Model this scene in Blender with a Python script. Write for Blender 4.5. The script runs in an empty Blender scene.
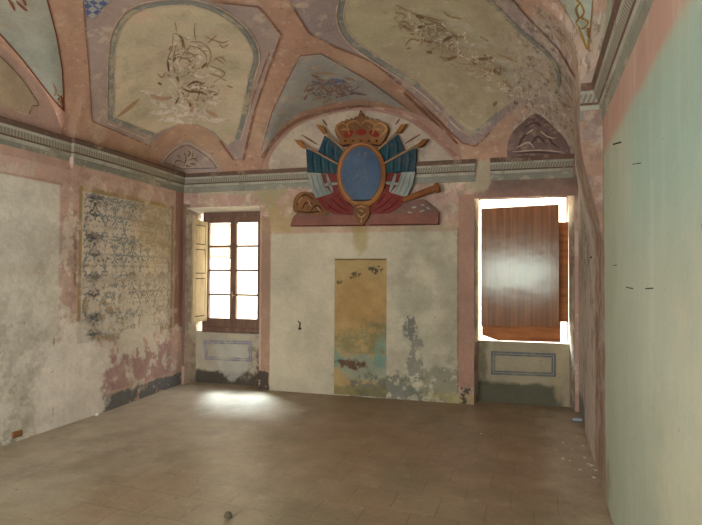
import bpy, bmesh, math, random
from mathutils import Vector, Matrix, noise
from mathutils.bvhtree import BVHTree
from mathutils.geometry import delaunay_2d_cdt
C = bpy.context.scene.collection
S = bpy.context.scene
rnd = random.Random(7)

# ------------------------------------------------------------------ camera
F_PX, YAW, PITCH, ROLL, EYE = 515.5, -0.3066, 0.0208, 0.0054, 1.55
cy, sy, cp, sp = math.cos(YAW), math.sin(YAW), math.cos(PITCH), math.sin(PITCH)
FW = Vector((sy*cp, cy*cp, sp)); R0 = Vector((cy, -sy, 0)); U0 = R0.cross(FW)
RT = R0*math.cos(ROLL) + U0*math.sin(ROLL); UP = -R0*math.sin(ROLL) + U0*math.cos(ROLL)
EYEP = Vector((0, 0, EYE))
cd = bpy.data.cameras.new('camera'); cam = bpy.data.objects.new('camera', cd); C.objects.link(cam)
cd.sensor_width = 36; cd.lens = F_PX*36/702; cd.clip_start = 0.05
m = Matrix((RT, UP, -FW)).transposed().to_4x4(); m.translation = EYEP
cam.matrix_world = m; S.camera = cam

# ------------------------------------------------------------------ sky, sun, daylight, exposure
W = bpy.data.worlds.new('sky'); S.world = W; W.use_nodes = True
wn = W.node_tree.nodes; bg = wn['Background']
bg.inputs[0].default_value = (0.93, 0.96, 1.0, 1); bg.inputs[1].default_value = 7.0
sl = bpy.data.lights.new('sun', 'SUN'); sl.energy = 14; sl.angle = math.radians(20); sl.color = (0.72, 0.88, 1.0)
so = bpy.data.objects.new('sun', sl); C.objects.link(so)
so.rotation_euler = Vector((0.85, -1.0, -2.1)).to_track_quat('-Z', 'Y').to_euler()
def portal(name, loc, direction, w, h):
    l = bpy.data.lights.new(name, 'AREA'); l.shape = 'RECTANGLE'; l.size = w; l.size_y = h
    l.cycles.is_portal = True
    o = bpy.data.objects.new(name, l); C.objects.link(o); o.location = loc
    o.rotation_euler = Vector(direction).to_track_quat('-Z', 'Z').to_euler()
portal('window_light', (-3.8, 6.85, 1.58), (0, -1, 0), 1.2, 1.9)
portal('window_light', (0.1, 6.95, 1.6), (0, -1, 0), 1.2, 1.9)
portal('window_light', (-0.5, -1.15, 1.59), (0, 1, 0), 1.8, 0.85)
portal('window_light', (-2.9, -1.15, 1.65), (0, 1, 0), 1.7, 1.9)
S.view_settings.view_transform = 'Standard'; S.view_settings.look = 'None'
S.view_settings.gamma = 1; S.view_settings.use_curve_mapping = False
S.view_settings.exposure = 1.62

# ------------------------------------------------------------------ helpers
def lin(c):
    return tuple(((v/255)/12.92 if v/255 <= 0.04045 else ((v/255+0.055)/1.055)**2.4) for v in c)
class NT:
    """small node-tree writer"""
    def __init__(s, name):
        s.m = bpy.data.materials.new(name); s.m.use_nodes = True
        s.t = s.m.node_tree; s.n = s.t.nodes; s.b = s.n['Principled BSDF']
        s.b.inputs['Roughness'].default_value = 0.9; s.b.inputs['Specular IOR Level'].default_value = 0.2
        s.pos = s.n.new('ShaderNodeNewGeometry').outputs['Position']
        sx = s.n.new('ShaderNodeSeparateXYZ'); s.t.links.new(s.pos, sx.inputs[0]); s.x, s.y, s.z = sx.outputs
        s.cache = {}
    def inp(s, sock, v):
        if isinstance(v, bpy.types.NodeSocket): s.t.links.new(v, sock)
        elif isinstance(v, tuple) and len(v) == 3 and sock.type == 'RGBA': sock.default_value = (*v, 1)
        else: sock.default_value = v
    def ma(s, op, a, b=0.0, c=0.0, clamp=False):
        n = s.n.new('ShaderNodeMath'); n.operation = op; n.use_clamp = clamp
        s.inp(n.inputs[0], a); s.inp(n.inputs[1], b)
        if op in ('MULTIPLY_ADD',): s.inp(n.inputs[2], c)
        return n.outputs[0]
    def noise(s, scale, detail=5, rough=0.6, vec=None, stretch=None, dist=0.0, color=False, off=0.0):
        k = (scale, detail, rough, stretch, dist, off)
        if vec is None and k in s.cache: n = s.cache[k]
        else:
            n = s.n.new('ShaderNodeTexNoise'); n.inputs['Scale'].default_value = scale
            n.inputs['Detail'].default_value = detail; n.inputs['Roughness'].default_value = rough
            n.inputs['Distortion'].default_value = dist
            v = vec if vec is not None else s.pos
            if stretch or off:
                mp = s.n.new('ShaderNodeMapping'); s.t.links.new(v, mp.inputs[0])
                mp.inputs['Scale'].default_value = stretch or (1, 1, 1); mp.inputs['Location'].default_value = (off, off*1.7, off*0.6); v = mp.outputs[0]
            s.t.links.new(v, n.inputs['Vector'])
            if vec is None: s.cache[k] = n
        return n.outputs['Color' if color else 'Fac']
    def step(s, v, a, b):
        n = s.n.new('ShaderNodeMapRange'); n.interpolation_type = 'SMOOTHSTEP'
        s.inp(n.inputs['Value'], v); n.inputs['From Min'].default_value = a; n.inputs['From Max'].default_value = b
        return n.outputs[0]
    def mix(s, f, a, b, mode='MIX'):
        n = s.n.new('ShaderNodeMix'); n.data_type = 'RGBA'; n.blend_type = mode
        s.inp(n.inputs[0], f); s.inp(n.inputs[6], a); s.inp(n.inputs[7], b); return n.outputs[2]
    def brk(s, mask, brk):                 # break a mask up: (threshold, scale, softness)
        if not brk: return mask
        th, sc = brk[0], brk[1]; so_ = brk[2] if len(brk) > 2 else 0.03
        return s.ma('MULTIPLY', mask, s.step(s.noise(sc, 7, 0.65, off=3.1), th-so_, th+so_))
    def box(s, u, w, u0, u1, w0, w1, soft=0.01, amp=0.02, nsc=6):
        a = s.ma('SUBTRACT', s.ma('ABSOLUTE', s.ma('SUBTRACT', u, (u0+u1)/2)), (u1-u0)/2)
        b = s.ma('SUBTRACT', s.ma('ABSOLUTE', s.ma('SUBTRACT', w, (w0+w1)/2)), (w1-w0)/2)
        d = s.ma('MAXIMUM', a, b)
        if amp: d = s.ma('ADD', d, s.ma('MULTIPLY', s.ma('SUBTRACT', s.noise(nsc, 6, 0.6), 0.5), amp*4))
        return s.ma('SUBTRACT', 1.0, s.step(d, -soft, soft))
    def blob(s, u, w, uc, wc, ru, rw, soft=0.25, amp=0.6, nsc=4):
        a = s.ma('DIVIDE', s.ma('SUBTRACT', u, uc), ru); b = s.ma('DIVIDE', s.ma('SUBTRACT', w, wc), rw)
        d = s.ma('SQRT', s.ma('ADD', s.ma('MULTIPLY', a, a), s.ma('MULTIPLY', b, b)))
        d = s.ma('ADD', d, s.ma('MULTIPLY', s.ma('SUBTRACT', s.noise(nsc, 7, 0.65), 0.5), amp*4))
        return s.ma('SUBTRACT', 1.0, s.step(d, 1-soft, 1+soft))
    def bump(s, h, strength=0.3, dist=0.01):
        n = s.n.new('ShaderNodeBump'); n.inputs['Strength'].default_value = strength; n.inputs['Distance'].default_value = dist
        s.inp(n.inputs['Height'], h); s.t.links.new(n.outputs[0], s.b.inputs['Normal'])
    def mottle(s, col, lo=0.80, hi=1.16, scale=2.2, fine=0.07):
        f = s.noise(scale, 7, 0.62)
        n = s.n.new('ShaderNodeMapRange'); s.t.links.new(f, n.inputs[0])
        n.inputs[1].default_value = 0.3; n.inputs[2].default_value = 0.7; n.inputs[3].default_value = lo; n.inputs[4].default_value = hi
        g = s.n.new('ShaderNodeMapRange'); s.t.links.new(s.noise(38, 4, 0.7), g.inputs[0])
        g.inputs[1].default_value = 0.3; g.inputs[2].default_value = 0.7; g.inputs[3].default_value = 1-fine; g.inputs[4].default_value = 1+fine
        k = s.ma('MULTIPLY', n.outputs[0], g.outputs[0])
        v = s.n.new('ShaderNodeCombineColor'); [s.t.links.new(k, v.inputs[i]) for i in range(3)]
        return s.mix(1.0, col, v.outputs[0], 'MULTIPLY')
    def done(s, col): s.inp(s.b.inputs['Base Color'], col); return s.m

def layers_on(t, col, u, w, layers):
    for L in layers:
        kind, c, st = L[0], lin(L[1]), L[2]
        if kind == 'box': mk = t.box(u, w, *L[3:7], soft=L[7], amp=L[8])
        else: mk = t.blob(u, w, *L[3:7], soft=L[7], amp=L[8])
        mk = t.brk(mk, L[9] if len(L) > 9 else None)
        col = t.mix(t.ma('MULTIPLY', mk, st), col, c)
    return col
def specks(t, col, c=(70, 60, 48), th=0.73, scale=16, st=0.6):
    return t.mix(t.ma('MULTIPLY', t.step(t.noise(scale, 3, 0.5, off=9.0), th, th+0.03), st), col, lin(c))
def streaks(t, col, c, st=0.4, th=0.5, scale=7):
    return t.mix(t.ma('MULTIPLY', t.step(t.noise(scale, 6, 0.6, stretch=(1, 1, 0.12)), th, th+0.25), st), col, lin(c))

def link(name, me, mat=None, parent=None, smooth=False):
    o = bpy.data.objects.new(name, me); C.objects.link(o)
    if mat is not None:
        for q in (mat if isinstance(mat, (list, tuple)) else [mat]): me.materials.append(q)
    if smooth:
        for p in me.polygons: p.use_smooth = True
    if parent: o.parent = parent; o.matrix_parent_inverse = Matrix.Translation(-parent.location)
    return o
def mesh(name, vs, fs, mat=None, parent=None, smooth=False, mi=None):
    me = bpy.data.meshes.new(name); me.from_pydata([tuple(v) for v in vs], [], fs)
    if mi: me.polygons.foreach_set('material_index', mi)
    me.update(); return link(name, me, mat, parent, smooth)
def tag(o, label, cat, group=None, kind=None):
    o['label'] = label; o['category'] = cat
    if group: o['group'] = group
    if kind: o['kind'] = kind
    return o
def struct(o, label=None, cat=None):
    o['kind'] = 'structure'
    if label: o['label'] = label
    if cat: o['category'] = cat
    return o
def empty(name, loc=(0, 0, 0)):
    o = bpy.data.objects.new(name, None); C.objects.link(o); o.location = loc; o.empty_display_size = 0.1; return o
def simple(name, c, rough=0.85, var=0.12, scale=20, spec=0.2, metal=0.0):
    t = NT(name); t.b.inputs['Roughness'].default_value = rough; t.b.inputs['Specular IOR Level'].default_value = spec
    t.b.inputs['Metallic'].default_value = metal
    return t.done(t.mottle(lin(c), 1-var, 1+var, scale, 0.05))
class MB:
    def __init__(s): s.v, s.f = [], []
    def box(s, x0, x1, y0, y1, z0, z1, fr=None):
        k = len(s.v); q = [Vector((x, y, z)) for z in (z0, z1) for y in (y0, y1) for x in (x0, x1)]
        s.v += [fr(p) if fr else p for p in q]
        s.f += [tuple(k+i for i in t) for t in ((0, 2, 3, 1), (4, 5, 7, 6), (0, 1, 5, 4), (2, 6, 7, 3), (0, 4, 6, 2), (1, 3, 7, 5))]
        return s
    def tube(s, pts, r, n=8, cap=True):
        k = len(s.v); pts = [Vector(p) for p in pts]; rs = r if isinstance(r, (list, tuple)) else [r]*len(pts)
        for i, p in enumerate(pts):
            d = (pts[min(i+1, len(pts)-1)]-pts[max(i-1, 0)]).normalized()
            a = d.cross(Vector((0.13, 0.2, 1))).normalized(); b = d.cross(a)
            for j in range(n): s.v.append(p+(a*math.cos(j*2*math.pi/n)+b*math.sin(j*2*math.pi/n))*rs[i])
        for i in range(len(pts)-1):
            for j in range(n): s.f.append((k+i*n+j, k+i*n+(j+1) % n, k+(i+1)*n+(j+1) % n, k+(i+1)*n+j))
        if cap: s.f.append(tuple(k+j for j in reversed(range(n)))); s.f.append(tuple(k+(len(pts)-1)*n+j for j in range(n)))
        return s
    def build(s, name, mat, parent=None, smooth=False, bevel=0):
        o = mesh(name, s.v, s.f, mat, parent, smooth)
        if bevel: b = o.modifiers.new('bevel', 'BEVEL'); b.width = bevel; b.segments = 2
        return o

# ------------------------------------------------------------------ room survey (metres, eye point at the origin)
ZS, RISE = 2.90, 1.10                       # springing of the vault, height of its crown above it
def sm(a, b, x): x = max(0, min(1, (x-a)/(b-a))); return x*x*(3-2*x)
def YB(x): return 6.3239 + 0.0422*x         # back wall line
YR = -0.75                                  # rear wall line
def XL0(y): return -4.33 - 0.07*sm(4.6, 6.13, y)
def XR0(y): return 0.6424 + 0.0391*(y-5)
PIER = 4.05
PIERL = 4.18
def XL(y, z): return XL0(y) - 0.035*(1-sm(PIERL-0.03, PIERL, y))*sm(2.62, 2.72, z)
def XR(y, z): return XR0(y) - 0.15*sm(PIER-0.03, PIER, y)*(1-sm(4.5, 6.2, y))*sm(1.7, 2.6, z)
def gz(t): return math.sqrt(max(0.0, 1-abs(t)**3))
BLx, BRx = XL0(6.14), XR0(6.35)

def lun(c, half, x, d, rise=0.76, slope=0.15):
    q = (x-c)/half
    if abs(q) >= 1 or d > 1.9: return -9
    return ZS + rise*math.sqrt(1-q*q) + slope*d
def vault_z(x, y):
    yb = YB(x); xl, xr = XL0(y), XR0(y)
    u = (x-xl)/(xr-xl)*2-1; v = (y-YR)/(yb-YR)*2-1
    z = ZS + RISE*gz(u)*gz(v)
    c = [z, lun(-1.905, 1.305, x, yb-y), lun(-1.9, 1.3, x, y-YR), lun(2.75, 1.3, y, x-xl), lun(2.75, 1.3, y, xr-x)]
    k = 0.012; m_ = max(c)
    return m_ + k*math.log(sum(math.exp((q-m_)/k) for q in c)) - k*math.log(1+0*len(c))

# ------------------------------------------------------------------ plaster and paint on the structure
def wall_mat(name, base, layers, axis, common=(), mott=(0.82, 1.14, 2.2, 0.07), bumps=0.35, streak=None):
    t = NT(name); u = t.y if axis == 'y' else t.x
    col = layers_on(t, lin(base), u, t.z, list(layers)+list(common))
    if streak: col = streaks(t, col, *streak)
    col = specks(t, col); col = t.mottle(col, *mott)
    t.bump(t.ma('ADD', t.noise(9, 8, 0.6), t.ma('MULTIPLY', t.noise(38, 4, 0.7), 0.3)), bumps, 0.02)
    return t.done(col)
PINK = (190, 159, 142); PINKD = (150, 104, 84); WHITE = (188, 182, 160); GREY = (112, 112, 104)
PEEL_L = [('box', (150, 124, 104), 0.35, 4.05, 6.0, 0.2, 2.7, 0.05, 0.05, (0.55, 10, 0.04)), ('box', (210, 190, 168), 0.6, 4.05, 6.0, 0.7, 2.7, 0.05, 0.05, (0.56, 4, 0.05)), ('blob', (210, 200, 182), 0.85, 4.7, 1.2, 0.45, 0.3, 0.3, 0.9, (0.54, 9, 0.02)), ('blob', (206, 196, 176), 0.8, 5.3, 1.1, 0.5, 0.3, 0.3, 0.9, (0.58, 9, 0.02)),
          ('blob', (222, 214, 198), 0.95, 4.25, 0.35, 0.42, 0.75, 0.15, 0.45),
          ('blob', (210, 202, 186), 0.9, 5.0, 0.72, 0.8, 0.28, 0.25, 0.9, (0.50, 5, 0.02)),
          ('blob', (206, 198, 180), 0.85, 5.5, 0.5, 0.7, 0.3, 0.3, 0.9, (0.54, 6, 0.02)),
          ('blob', (206, 196, 176), 0.8, 4.9, 1.05, 0.9, 0.22, 0.3, 0.8, (0.55, 8, 0.02)),
          ('box', (192, 178, 158), 0.6, 4.26, 5.95, 1.42, 1.50, 0.03, 0.03)]
M_left = wall_mat('painted_plaster_left', PINK, [
    ('box', (206, 200, 182), 1, -2, 4.02, -0.2, 2.42, 0.012, 0.012),
    ('blob', (166, 162, 140), 0.5, 3.6, 1.0, 0.6, 1.2, 0.5, 0.6, (0.5, 7, 0.08)),
    ('box', (164, 156, 134), 0.5, -2, 4.1, -0.2, 0.75, 0.2, 0.1, (0.53, 9, 0.03)),
    ('box', (214, 208, 192), 0.7, -2, 4.6, -0.2, 2.4, 0.1, 0.1, (0.55, 4, 0.02)),
    ('box', (176, 140, 112), 0.35, -2, 3.9, 1.50, 1.60, 0.04, 0.03, (0.45, 3, 0.06)),
    ('blob', (206, 202, 184), 0.6, 3.2, 1.9, 0.8, 0.6, 0.5, 0.6, (0.45, 2, 0.15)),
    ('box', (150, 108, 90), 0.5, -2, 4.05, 2.415, 2.44, 0.01, 0.006),
    ('box', (160, 128, 126), 0.7, 4.3, 5.9, 0.2, 0.62, 0.02, 0.03),
    ('box', (138, 98, 82), 0.75, 5.96, 6.2, 0.8, 2.66, 0.01, 0.01),
    ('blob', (206, 198, 180), 0.4, 3.95, 0.9, 0.10, 0.8, 0.6, 0.8),
    ('box', (104, 80, 62), 0.6, 4.20, 4.24, 1.4, 2.2, 0.012, 0.03, (0.5, 9, 0.03)),
    ('box', (112, 110, 106), 1, 4.6, 6.3, -0.2, 0.175, 0.015, 0.03, (0.40, 9, 0.02)),
    ('box', (150, 146, 132), 0.8, 3.2, 4.5, -0.2, 0.06, 0.02, 0.03, (0.5, 7, 0.03)),
    ('box', (92, 86, 72), 0.8, 3.975, 3.99, -0.1, 0.9, 0.006, 0.02),
    ], 'y', PEEL_L, mott=(0.8, 1.15, 2.6, 0.09))
M_back = wall_mat('painted_plaster_back', (184, 152, 134), [
    ('box', (206, 190, 164), 0.6, -4.5, 0.8, 2.1, 2.7, 0.05, 0.05, (0.52, 5, 0.04)), ('box', (150, 128, 104), 0.45, -4.5, 0.8, 2.05, 2.7, 0.05, 0.05, (0.55, 8, 0.04)), ('box', (206, 188, 166), 0.55, -3.2, 0.8, 0.2, 2.1, 0.05, 0.05, (0.56, 6, 0.04)),
    ('box', (188, 178, 152), 1, -3.08, -0.64, -0.2, 2.07, 0.012, 0.010),
    ('box', (166, 156, 130), 0.3, -3.08, -0.64, -0.2, 2.07, 0.05, 0.05, (0.52, 2.2, 0.12)),
    ('box', (192, 182, 158), 0.35, -3.08, -0.64, -0.2, 2.07, 0.05, 0.05, (0.54, 8, 0.06)),
    ('box', (178, 150, 112), 0.55, -3.13, -0.58, 2.07, 2.2, 0.03, 0.03),
    ('blob', (128, 130, 108), 0.45, -1.0, 1.2, 0.5, 1.2, 0.5, 0.7, (0.45, 2.5, 0.12)),
    ('blob', (150, 128, 62), 0.55, -1.85, 1.98, 0.10, 0.22, 0.4, 0.5),
    ('blob', (104, 106, 96), 0.85, -1.22, 0.90, 0.09, 0.16, 0.1, 0.7, (0.45, 12, 0.03)),
    ('blob', (120, 120, 106), 0.8, -1.15, 0.42, 0.12, 0.3, 0.1, 0.8, (0.47, 10, 0.03)),
    ('blob', (112, 114, 100), 0.85, -1.55, 0.12, 0.5, 0.20, 0.12, 0.8, (0.46, 7, 0.03)),
    ('blob', (112, 116, 92), 0.7, -0.85, 0.2, 0.35, 0.25, 0.3, 0.8, (0.45, 6, 0.04)),
    ('box', (150, 140, 84), 0.6, -1.0, -0.45, -0.1, 0.12, 0.03, 0.04, (0.45, 8, 0.04)),
    ('box', (150, 120, 96), 0.8, -3.21, -3.08, 0.25, 2.3, 0.01, 0.01),
    ('box', (66, 60, 52), 0.95, -3.24, -3.09, -0.2, 0.25, 0.01, 0.02, (0.42, 9, 0.02)),
    ('box', (70, 66, 54), 0.9, -0.62, -0.44, -0.2, 0.2, 0.02, 0.05, (0.52, 9, 0.02)),
    ('box', (160, 122, 102), 0.8, -0.64, -0.44, 0.2, 2.5, 0.01, 0.01),
    ('box', (130, 90, 72), 0.6, -0.655, -0.635, 0.1, 2.1, 0.006, 0.01),
    ('box', (134, 104, 92), 0.8, -0.42, 0.9, 2.42, 2.70, 0.06, 0.05),
    ('blob', (104, 90, 80), 0.5, 0.2, 2.62, 0.6, 0.12, 0.5, 0.8),
    ('blob', (176, 164, 140), 0.9, -3.6, 2.68, 0.55, 0.07, 0.2, 0.7),
    ('blob', (156, 146, 112), 0.85, -3.1, 2.6, 0.22, 0.2, 0.3, 0.8),
    ('blob', (170, 150, 100), 0.7, -2.95, 2.32, 0.25, 0.25, 0.4, 0.8, (0.45, 6, 0.05)),
    ('blob', (172, 160, 132), 0.9, -0.40, 2.74, 0.16, 0.22, 0.2, 0.5),
    ('box', (160, 126, 108), 0.8, -3.3, -0.5, 2.92, 3.75, 0.01, 0),
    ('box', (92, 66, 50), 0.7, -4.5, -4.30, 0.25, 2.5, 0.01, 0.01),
    ], 'x')
M_right = wall_mat('green_plaster_right', (168, 174, 150), [
    ('box', (176, 182, 160), 0.7, 1.0, 3.3, 0.9, 2.35, 0.3, 0.2),
    ('box', (144, 172, 156), 0.65, -1, 2.9, 1.75, 2.45, 0.25, 0.08),
    ('box', (180, 142, 124), 0.9, -2, 4.1, 2.40, 2.9, 0.05, 0.02),
    ('blob', (196, 190, 160), 0.6, 1.4, 0.6, 0.8, 0.9, 0.5, 0.5),
    ('box', (164, 146, 128), 1, 3.98, 7, -0.2, 3.2, 0.03, 0.015),
    ('box', (140, 106, 84), 0.75, 3.98, 7, 0.1, 2.9, 0.05, 0.04, (0.48, 5, 0.08)),
    ('box', (110, 96, 92), 0.5, 4.0, 7, 0.2, 2.9, 0.05, 0.04, (0.54, 9, 0.04)),
    ('blob', (128, 92, 66), 0.6, 4.4, 0.8, 0.2, 1.2, 0.4, 0.8, (0.5, 5, 0.08)),
    ('box', (196, 186, 172), 0.7, 4.6, 7, 0.0, 3.0, 0.1, 0.1, (0.44, 5, 0.08)),
    ('blob', (84, 88, 74), 0.6, 5.6, 1.9, 0.6, 0.5, 0.5, 0.7, (0.5, 14, 0.04)),
    ('box', (96, 98, 92), 0.8, 5.6, 7, -0.2, 0.25, 0.04, 0.06),
    ('blob', (120, 98, 76), 0.5, 4.2, 0.1, 0.5, 0.25, 0.4, 0.6),
    ], 'y', mott=(0.92, 1.07, 1.8, 0.03), bumps=0.2, streak=((192, 196, 174), 0.3, 0.48, 8))
M_niche1 = wall_mat('niche_plaster', (172, 162, 140), [
    ('box', (60, 54, 46), 0.9, -4.6, -3.2, -0.2, 0.17, 0.02, 0.04, (0.38, 6, 0.03)),
    ('blob', (120, 104, 80), 0.6, -3.35, 0.35, 0.2, 0.3, 0.4, 0.8, (0.5, 8, 0.04)),
    ('blob', (70, 62, 50), 0.8, -3.3, 0.2, 0.12, 0.25, 0.3, 0.9, (0.52, 10, 0.03)),
    ('blob', (182, 178, 164), 0.8, -3.75, 0.35, 0.25, 0.25, 0.3, 0.8),
    ], 'x')
M_niche2 = wall_mat('niche_plaster_green', (162, 152, 124), [
    ('box', (92, 90, 72), 0.95, -0.45, 0.55, -0.2, 0.24, 0.03, 0.03, (0.3, 5, 0.08)),
    ('box', (92, 84, 62), 0.6, -0.40, -0.32, 0.2, 0.8, 0.03, 0.04),
    ('blob', (176, 160, 126), 0.7, 0.5, 0.35, 0.06, 0.3, 0.5, 0.4),
    ], 'x')
M_reveal = wall_mat('reveal_plaster', (164, 146, 126), [('box', (118, 104, 86), 0.5, -9, 9, -0.2, 2.6, 0.05, 0.05, (0.5, 6, 0.05)), ('box', (190, 176, 154), 0.6, -9, 9, -0.2, 2.6, 0.05, 0.05, (0.54, 4, 0.04))], 'x')
M_plainwall = wall_mat('rear_plaster', (168, 160, 134), [], 'x')
def damped(t, col):      # salt-bleached, scuffed plaster where the roof leaked, right-hand corner
    d1 = t.blob(t.x, t.y, 0.45, 5.3, 0.50, 1.5, 0.3, 0.5, 3)
    col = t.mix(t.ma('MULTIPLY', d1, t.ma('MULTIPLY_ADD', t.step(t.noise(9, 7, 0.7, stretch=(1.6, 0.8, 0.6)), 0.40, 0.58), 0.45, 0.5)), col, lin((184, 168, 148)))
    col = t.mix(t.ma('MULTIPLY', d1, t.ma('MULTIPLY', t.step(t.noise(13, 7, 0.72, off=4.0, stretch=(1.8, 0.8, 0.6)), 0.50, 0.60), 0.7)), col, lin((112, 94, 82)))
    return t.mix(t.ma('MULTIPLY', d1, t.ma('MULTIPLY', t.step(t.noise(7, 7, 0.7, off=14.0, stretch=(2.2, 0.7, 0.6)), 0.54, 0.62), 0.6)), col, lin((214, 204, 192)))
t = NT('ceiling_plaster')
col = t.mix(t.step(t.noise(1.1, 4, 0.5), 0.38, 0.62), lin((184, 150, 122)), lin((178, 138, 114)))
col = t.mix(t.ma('MULTIPLY', t.step(t.noise(2.4, 7, 0.65, off=5.0), 0.55, 0.7), 0.55), col, lin((202, 182, 154)))
# damp, salt-bleached plaster over the right-hand corner
col = t.mix(t.ma('MULTIPLY', t.step(t.noise(16, 7, 0.72, off=8.0), 0.57, 0.64), 0.5), col, lin((214, 196, 168)))
col = t.mix(t.ma('MULTIPLY', t.step(t.noise(3.2, 8, 0.72, off=33.0), 0.52, 0.66), 0.3), col, lin((132, 104, 80)))
col = damped(t, col)
col = specks(t, col, (120, 96, 74), 0.68, 14, 0.5); col = t.mottle(col, 0.84, 1.12, 3.0, 0.05)
t.bump(t.noise(6, 8, 0.6), 0.35, 0.03); M_ceil = t.done(col)

t = NT('terracotta_floor'); t.b.inputs['Roughness'].default_value = 0.46; t.b.inputs['Specular IOR Level'].default_value = 0.45
mp = t.n.new('ShaderNodeMapping'); t.t.links.new(t.pos, mp.inputs[0]); mp.inputs['Rotation'].default_value = (0, 0, math.radians(2))
bk = t.n.new('ShaderNodeTexBrick'); t.t.links.new(mp.outputs[0], bk.inputs[0])
bk.inputs['Scale'].default_value = 1; bk.inputs['Brick Width'].default_value = 0.30; bk.inputs['Row Height'].default_value = 0.30
bk.inputs['Mortar Size'].default_value = 0.007; bk.inputs['Mortar Smooth'].default_value = 0.8
bk.inputs['Color1'].default_value = (*lin((150, 134, 108)), 1); bk.inputs['Color2'].default_value = (*lin((136, 118, 92)), 1)
bk.inputs['Mortar'].default_value = (*lin((100, 86, 68)), 1)
col = t.mix(0.25, bk.outputs['Color'], lin((140, 122, 94)))
col = t.mix(t.ma('MULTIPLY', t.step(t.noise(0.7, 5, 0.55), 0.42, 0.62), 0.55), col, lin((146, 140, 112)))
col = t.mix(t.ma('MULTIPLY', t.blob(t.x, t.y, -1.4, 4.8, 2.6, 1.5, 0.6, 0.3, 1.5), 0.5), col, lin((152, 122, 98)))
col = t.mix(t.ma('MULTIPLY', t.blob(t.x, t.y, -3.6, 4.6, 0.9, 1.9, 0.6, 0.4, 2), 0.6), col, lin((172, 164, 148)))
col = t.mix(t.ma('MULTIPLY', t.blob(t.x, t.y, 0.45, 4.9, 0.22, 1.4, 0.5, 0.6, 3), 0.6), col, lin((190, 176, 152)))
col = t.mix(t.ma('MULTIPLY', t.step(t.noise(26, 3, 0.5, off=2.0), 0.68, 0.72), 0.6), col, lin((88, 72, 54)))
col = t.mix(t.ma('MULTIPLY', t.step(t.noise(4, 6, 0.7, stretch=(0.35, 1.5, 1), off=7.0), 0.55, 0.7), 0.4), col, lin((136, 112, 88)))
col = t.mix(t.ma('MULTIPLY', t.step(t.noise(1.6, 8, 0.7, off=17.0), 0.50, 0.62), 0.35), col, lin((112, 104, 80)))
col = t.mix(t.ma('MULTIPLY', t.step(t.noise(12, 7, 0.7, off=19.0), 0.56, 0.66), 0.35), col, lin((172, 158, 134)))
col = t.mottle(col, 0.80, 1.16, 3.4, 0.10)
t.bump(t.ma('ADD', t.ma('MULTIPLY', bk.outputs['Fac'], -0.5), t.noise(5, 7, 0.6)), 0.25, 0.01)
M_floor = t.done(col)

# ------------------------------------------------------------------ structure
def flr(x, y): return 0.0
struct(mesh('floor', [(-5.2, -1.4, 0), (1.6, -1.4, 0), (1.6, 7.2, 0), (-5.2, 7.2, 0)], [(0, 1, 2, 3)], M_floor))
def side_wall(name, fx, mat):
    ys = [YR-0.3+i*0.12 for i in range(200) if YR-0.3+i*0.12 < PIER-0.08]+[PIER-0.03+0.006*i for i in range(6)]+[4.12]+[PIERL-0.03+0.006*i for i in range(6)]
    y = PIERL+0.08
    while y < 6.9: ys.append(y); y += 0.12
    zs = [-0.05+0.11*i for i in range(42)]
    vs = [(fx(y, z), y, z) for z in zs for y in ys]; n = len(ys)
    fs = [(j*n+i, j*n+i+1, (j+1)*n+i+1, (j+1)*n+i) for j in range(len(zs)-1) for i in range(n-1)]
    return struct(mesh(name, vs, fs, mat, smooth=False))
wl = side_wall('wall_left', XL, M_left); wr = side_wall('wall_right', XR, M_right)
# back wall with two window niches; each niche is (x0,x1 at wall; x0,x1 inside; top; sill; depth; opening head)
N1 = dict(a=-4.36, b=-3.235, ai=-4.31, bi=-3.30, top=2.45, sill=0.72, dep=0.20, head=2.40, out=0.32)
N2 = dict(a=-0.455, b=0.655, ai=-0.42, bi=0.615, top=2.45, sill=0.735, dep=0.20, head=2.50, out=0.45)
def backwall():
    vs, fs, mi = [], [], []
    def q(ps, k):
        b = len(vs); vs.extend(ps); fs.append(tuple(range(b, b+4))); mi.append(k)
    def P(x, z, d=0.0): return (x, YB(x)+d, z)
    xs = [-4.8, N1['a'], N1['b'], N2['a'], N2['b'], 1.1]
    for i in range(5):
        lo = -0.05 if i in (0, 2, 4) else 2.45
        q([P(xs[i], lo), P(xs[i+1], lo), P(xs[i+1], 4.4), P(xs[i], 4.4)], 0)
    for N, mb in ((N1, 1), (N2, 2)):
        a, b, ai, bi, tp, sl_, dp, hd, ou = (N[k] for k in ('a', 'b', 'ai', 'bi', 'top', 'sill', 'dep', 'head', 'out'))
        q([P(a, -0.05), P(a, tp), P(ai, hd, dp), P(ai, -0.05, dp)], 3); q([P(b, tp), P(b, -0.05), P(bi, -0.05, dp), P(bi, hd, dp)], 3)
        q([P(a, tp), P(b, tp), P(bi, hd, dp), P(ai, hd, dp)], 4)
        q([P(ai, -0.05, dp), P(bi, -0.05, dp), P(bi, sl_, dp), P(ai, sl_, dp)], mb)
        for (x0, z0, x1, z1) in ((ai, sl_, bi, sl_), (bi, sl_, bi, hd), (bi, hd, ai, hd), (ai, hd, ai, sl_)):
            q([P(x0, z0, dp), P(x1, z1, dp), P(x1, z1, ou), P(x0, z0, ou)], 3)
    return struct(mesh('wall_back', vs, fs, [M_back, M_niche1, M_niche2, M_reveal, simple('soffit_limewash', (214, 206, 186))], mi=mi))
wb = backwall()
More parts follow.
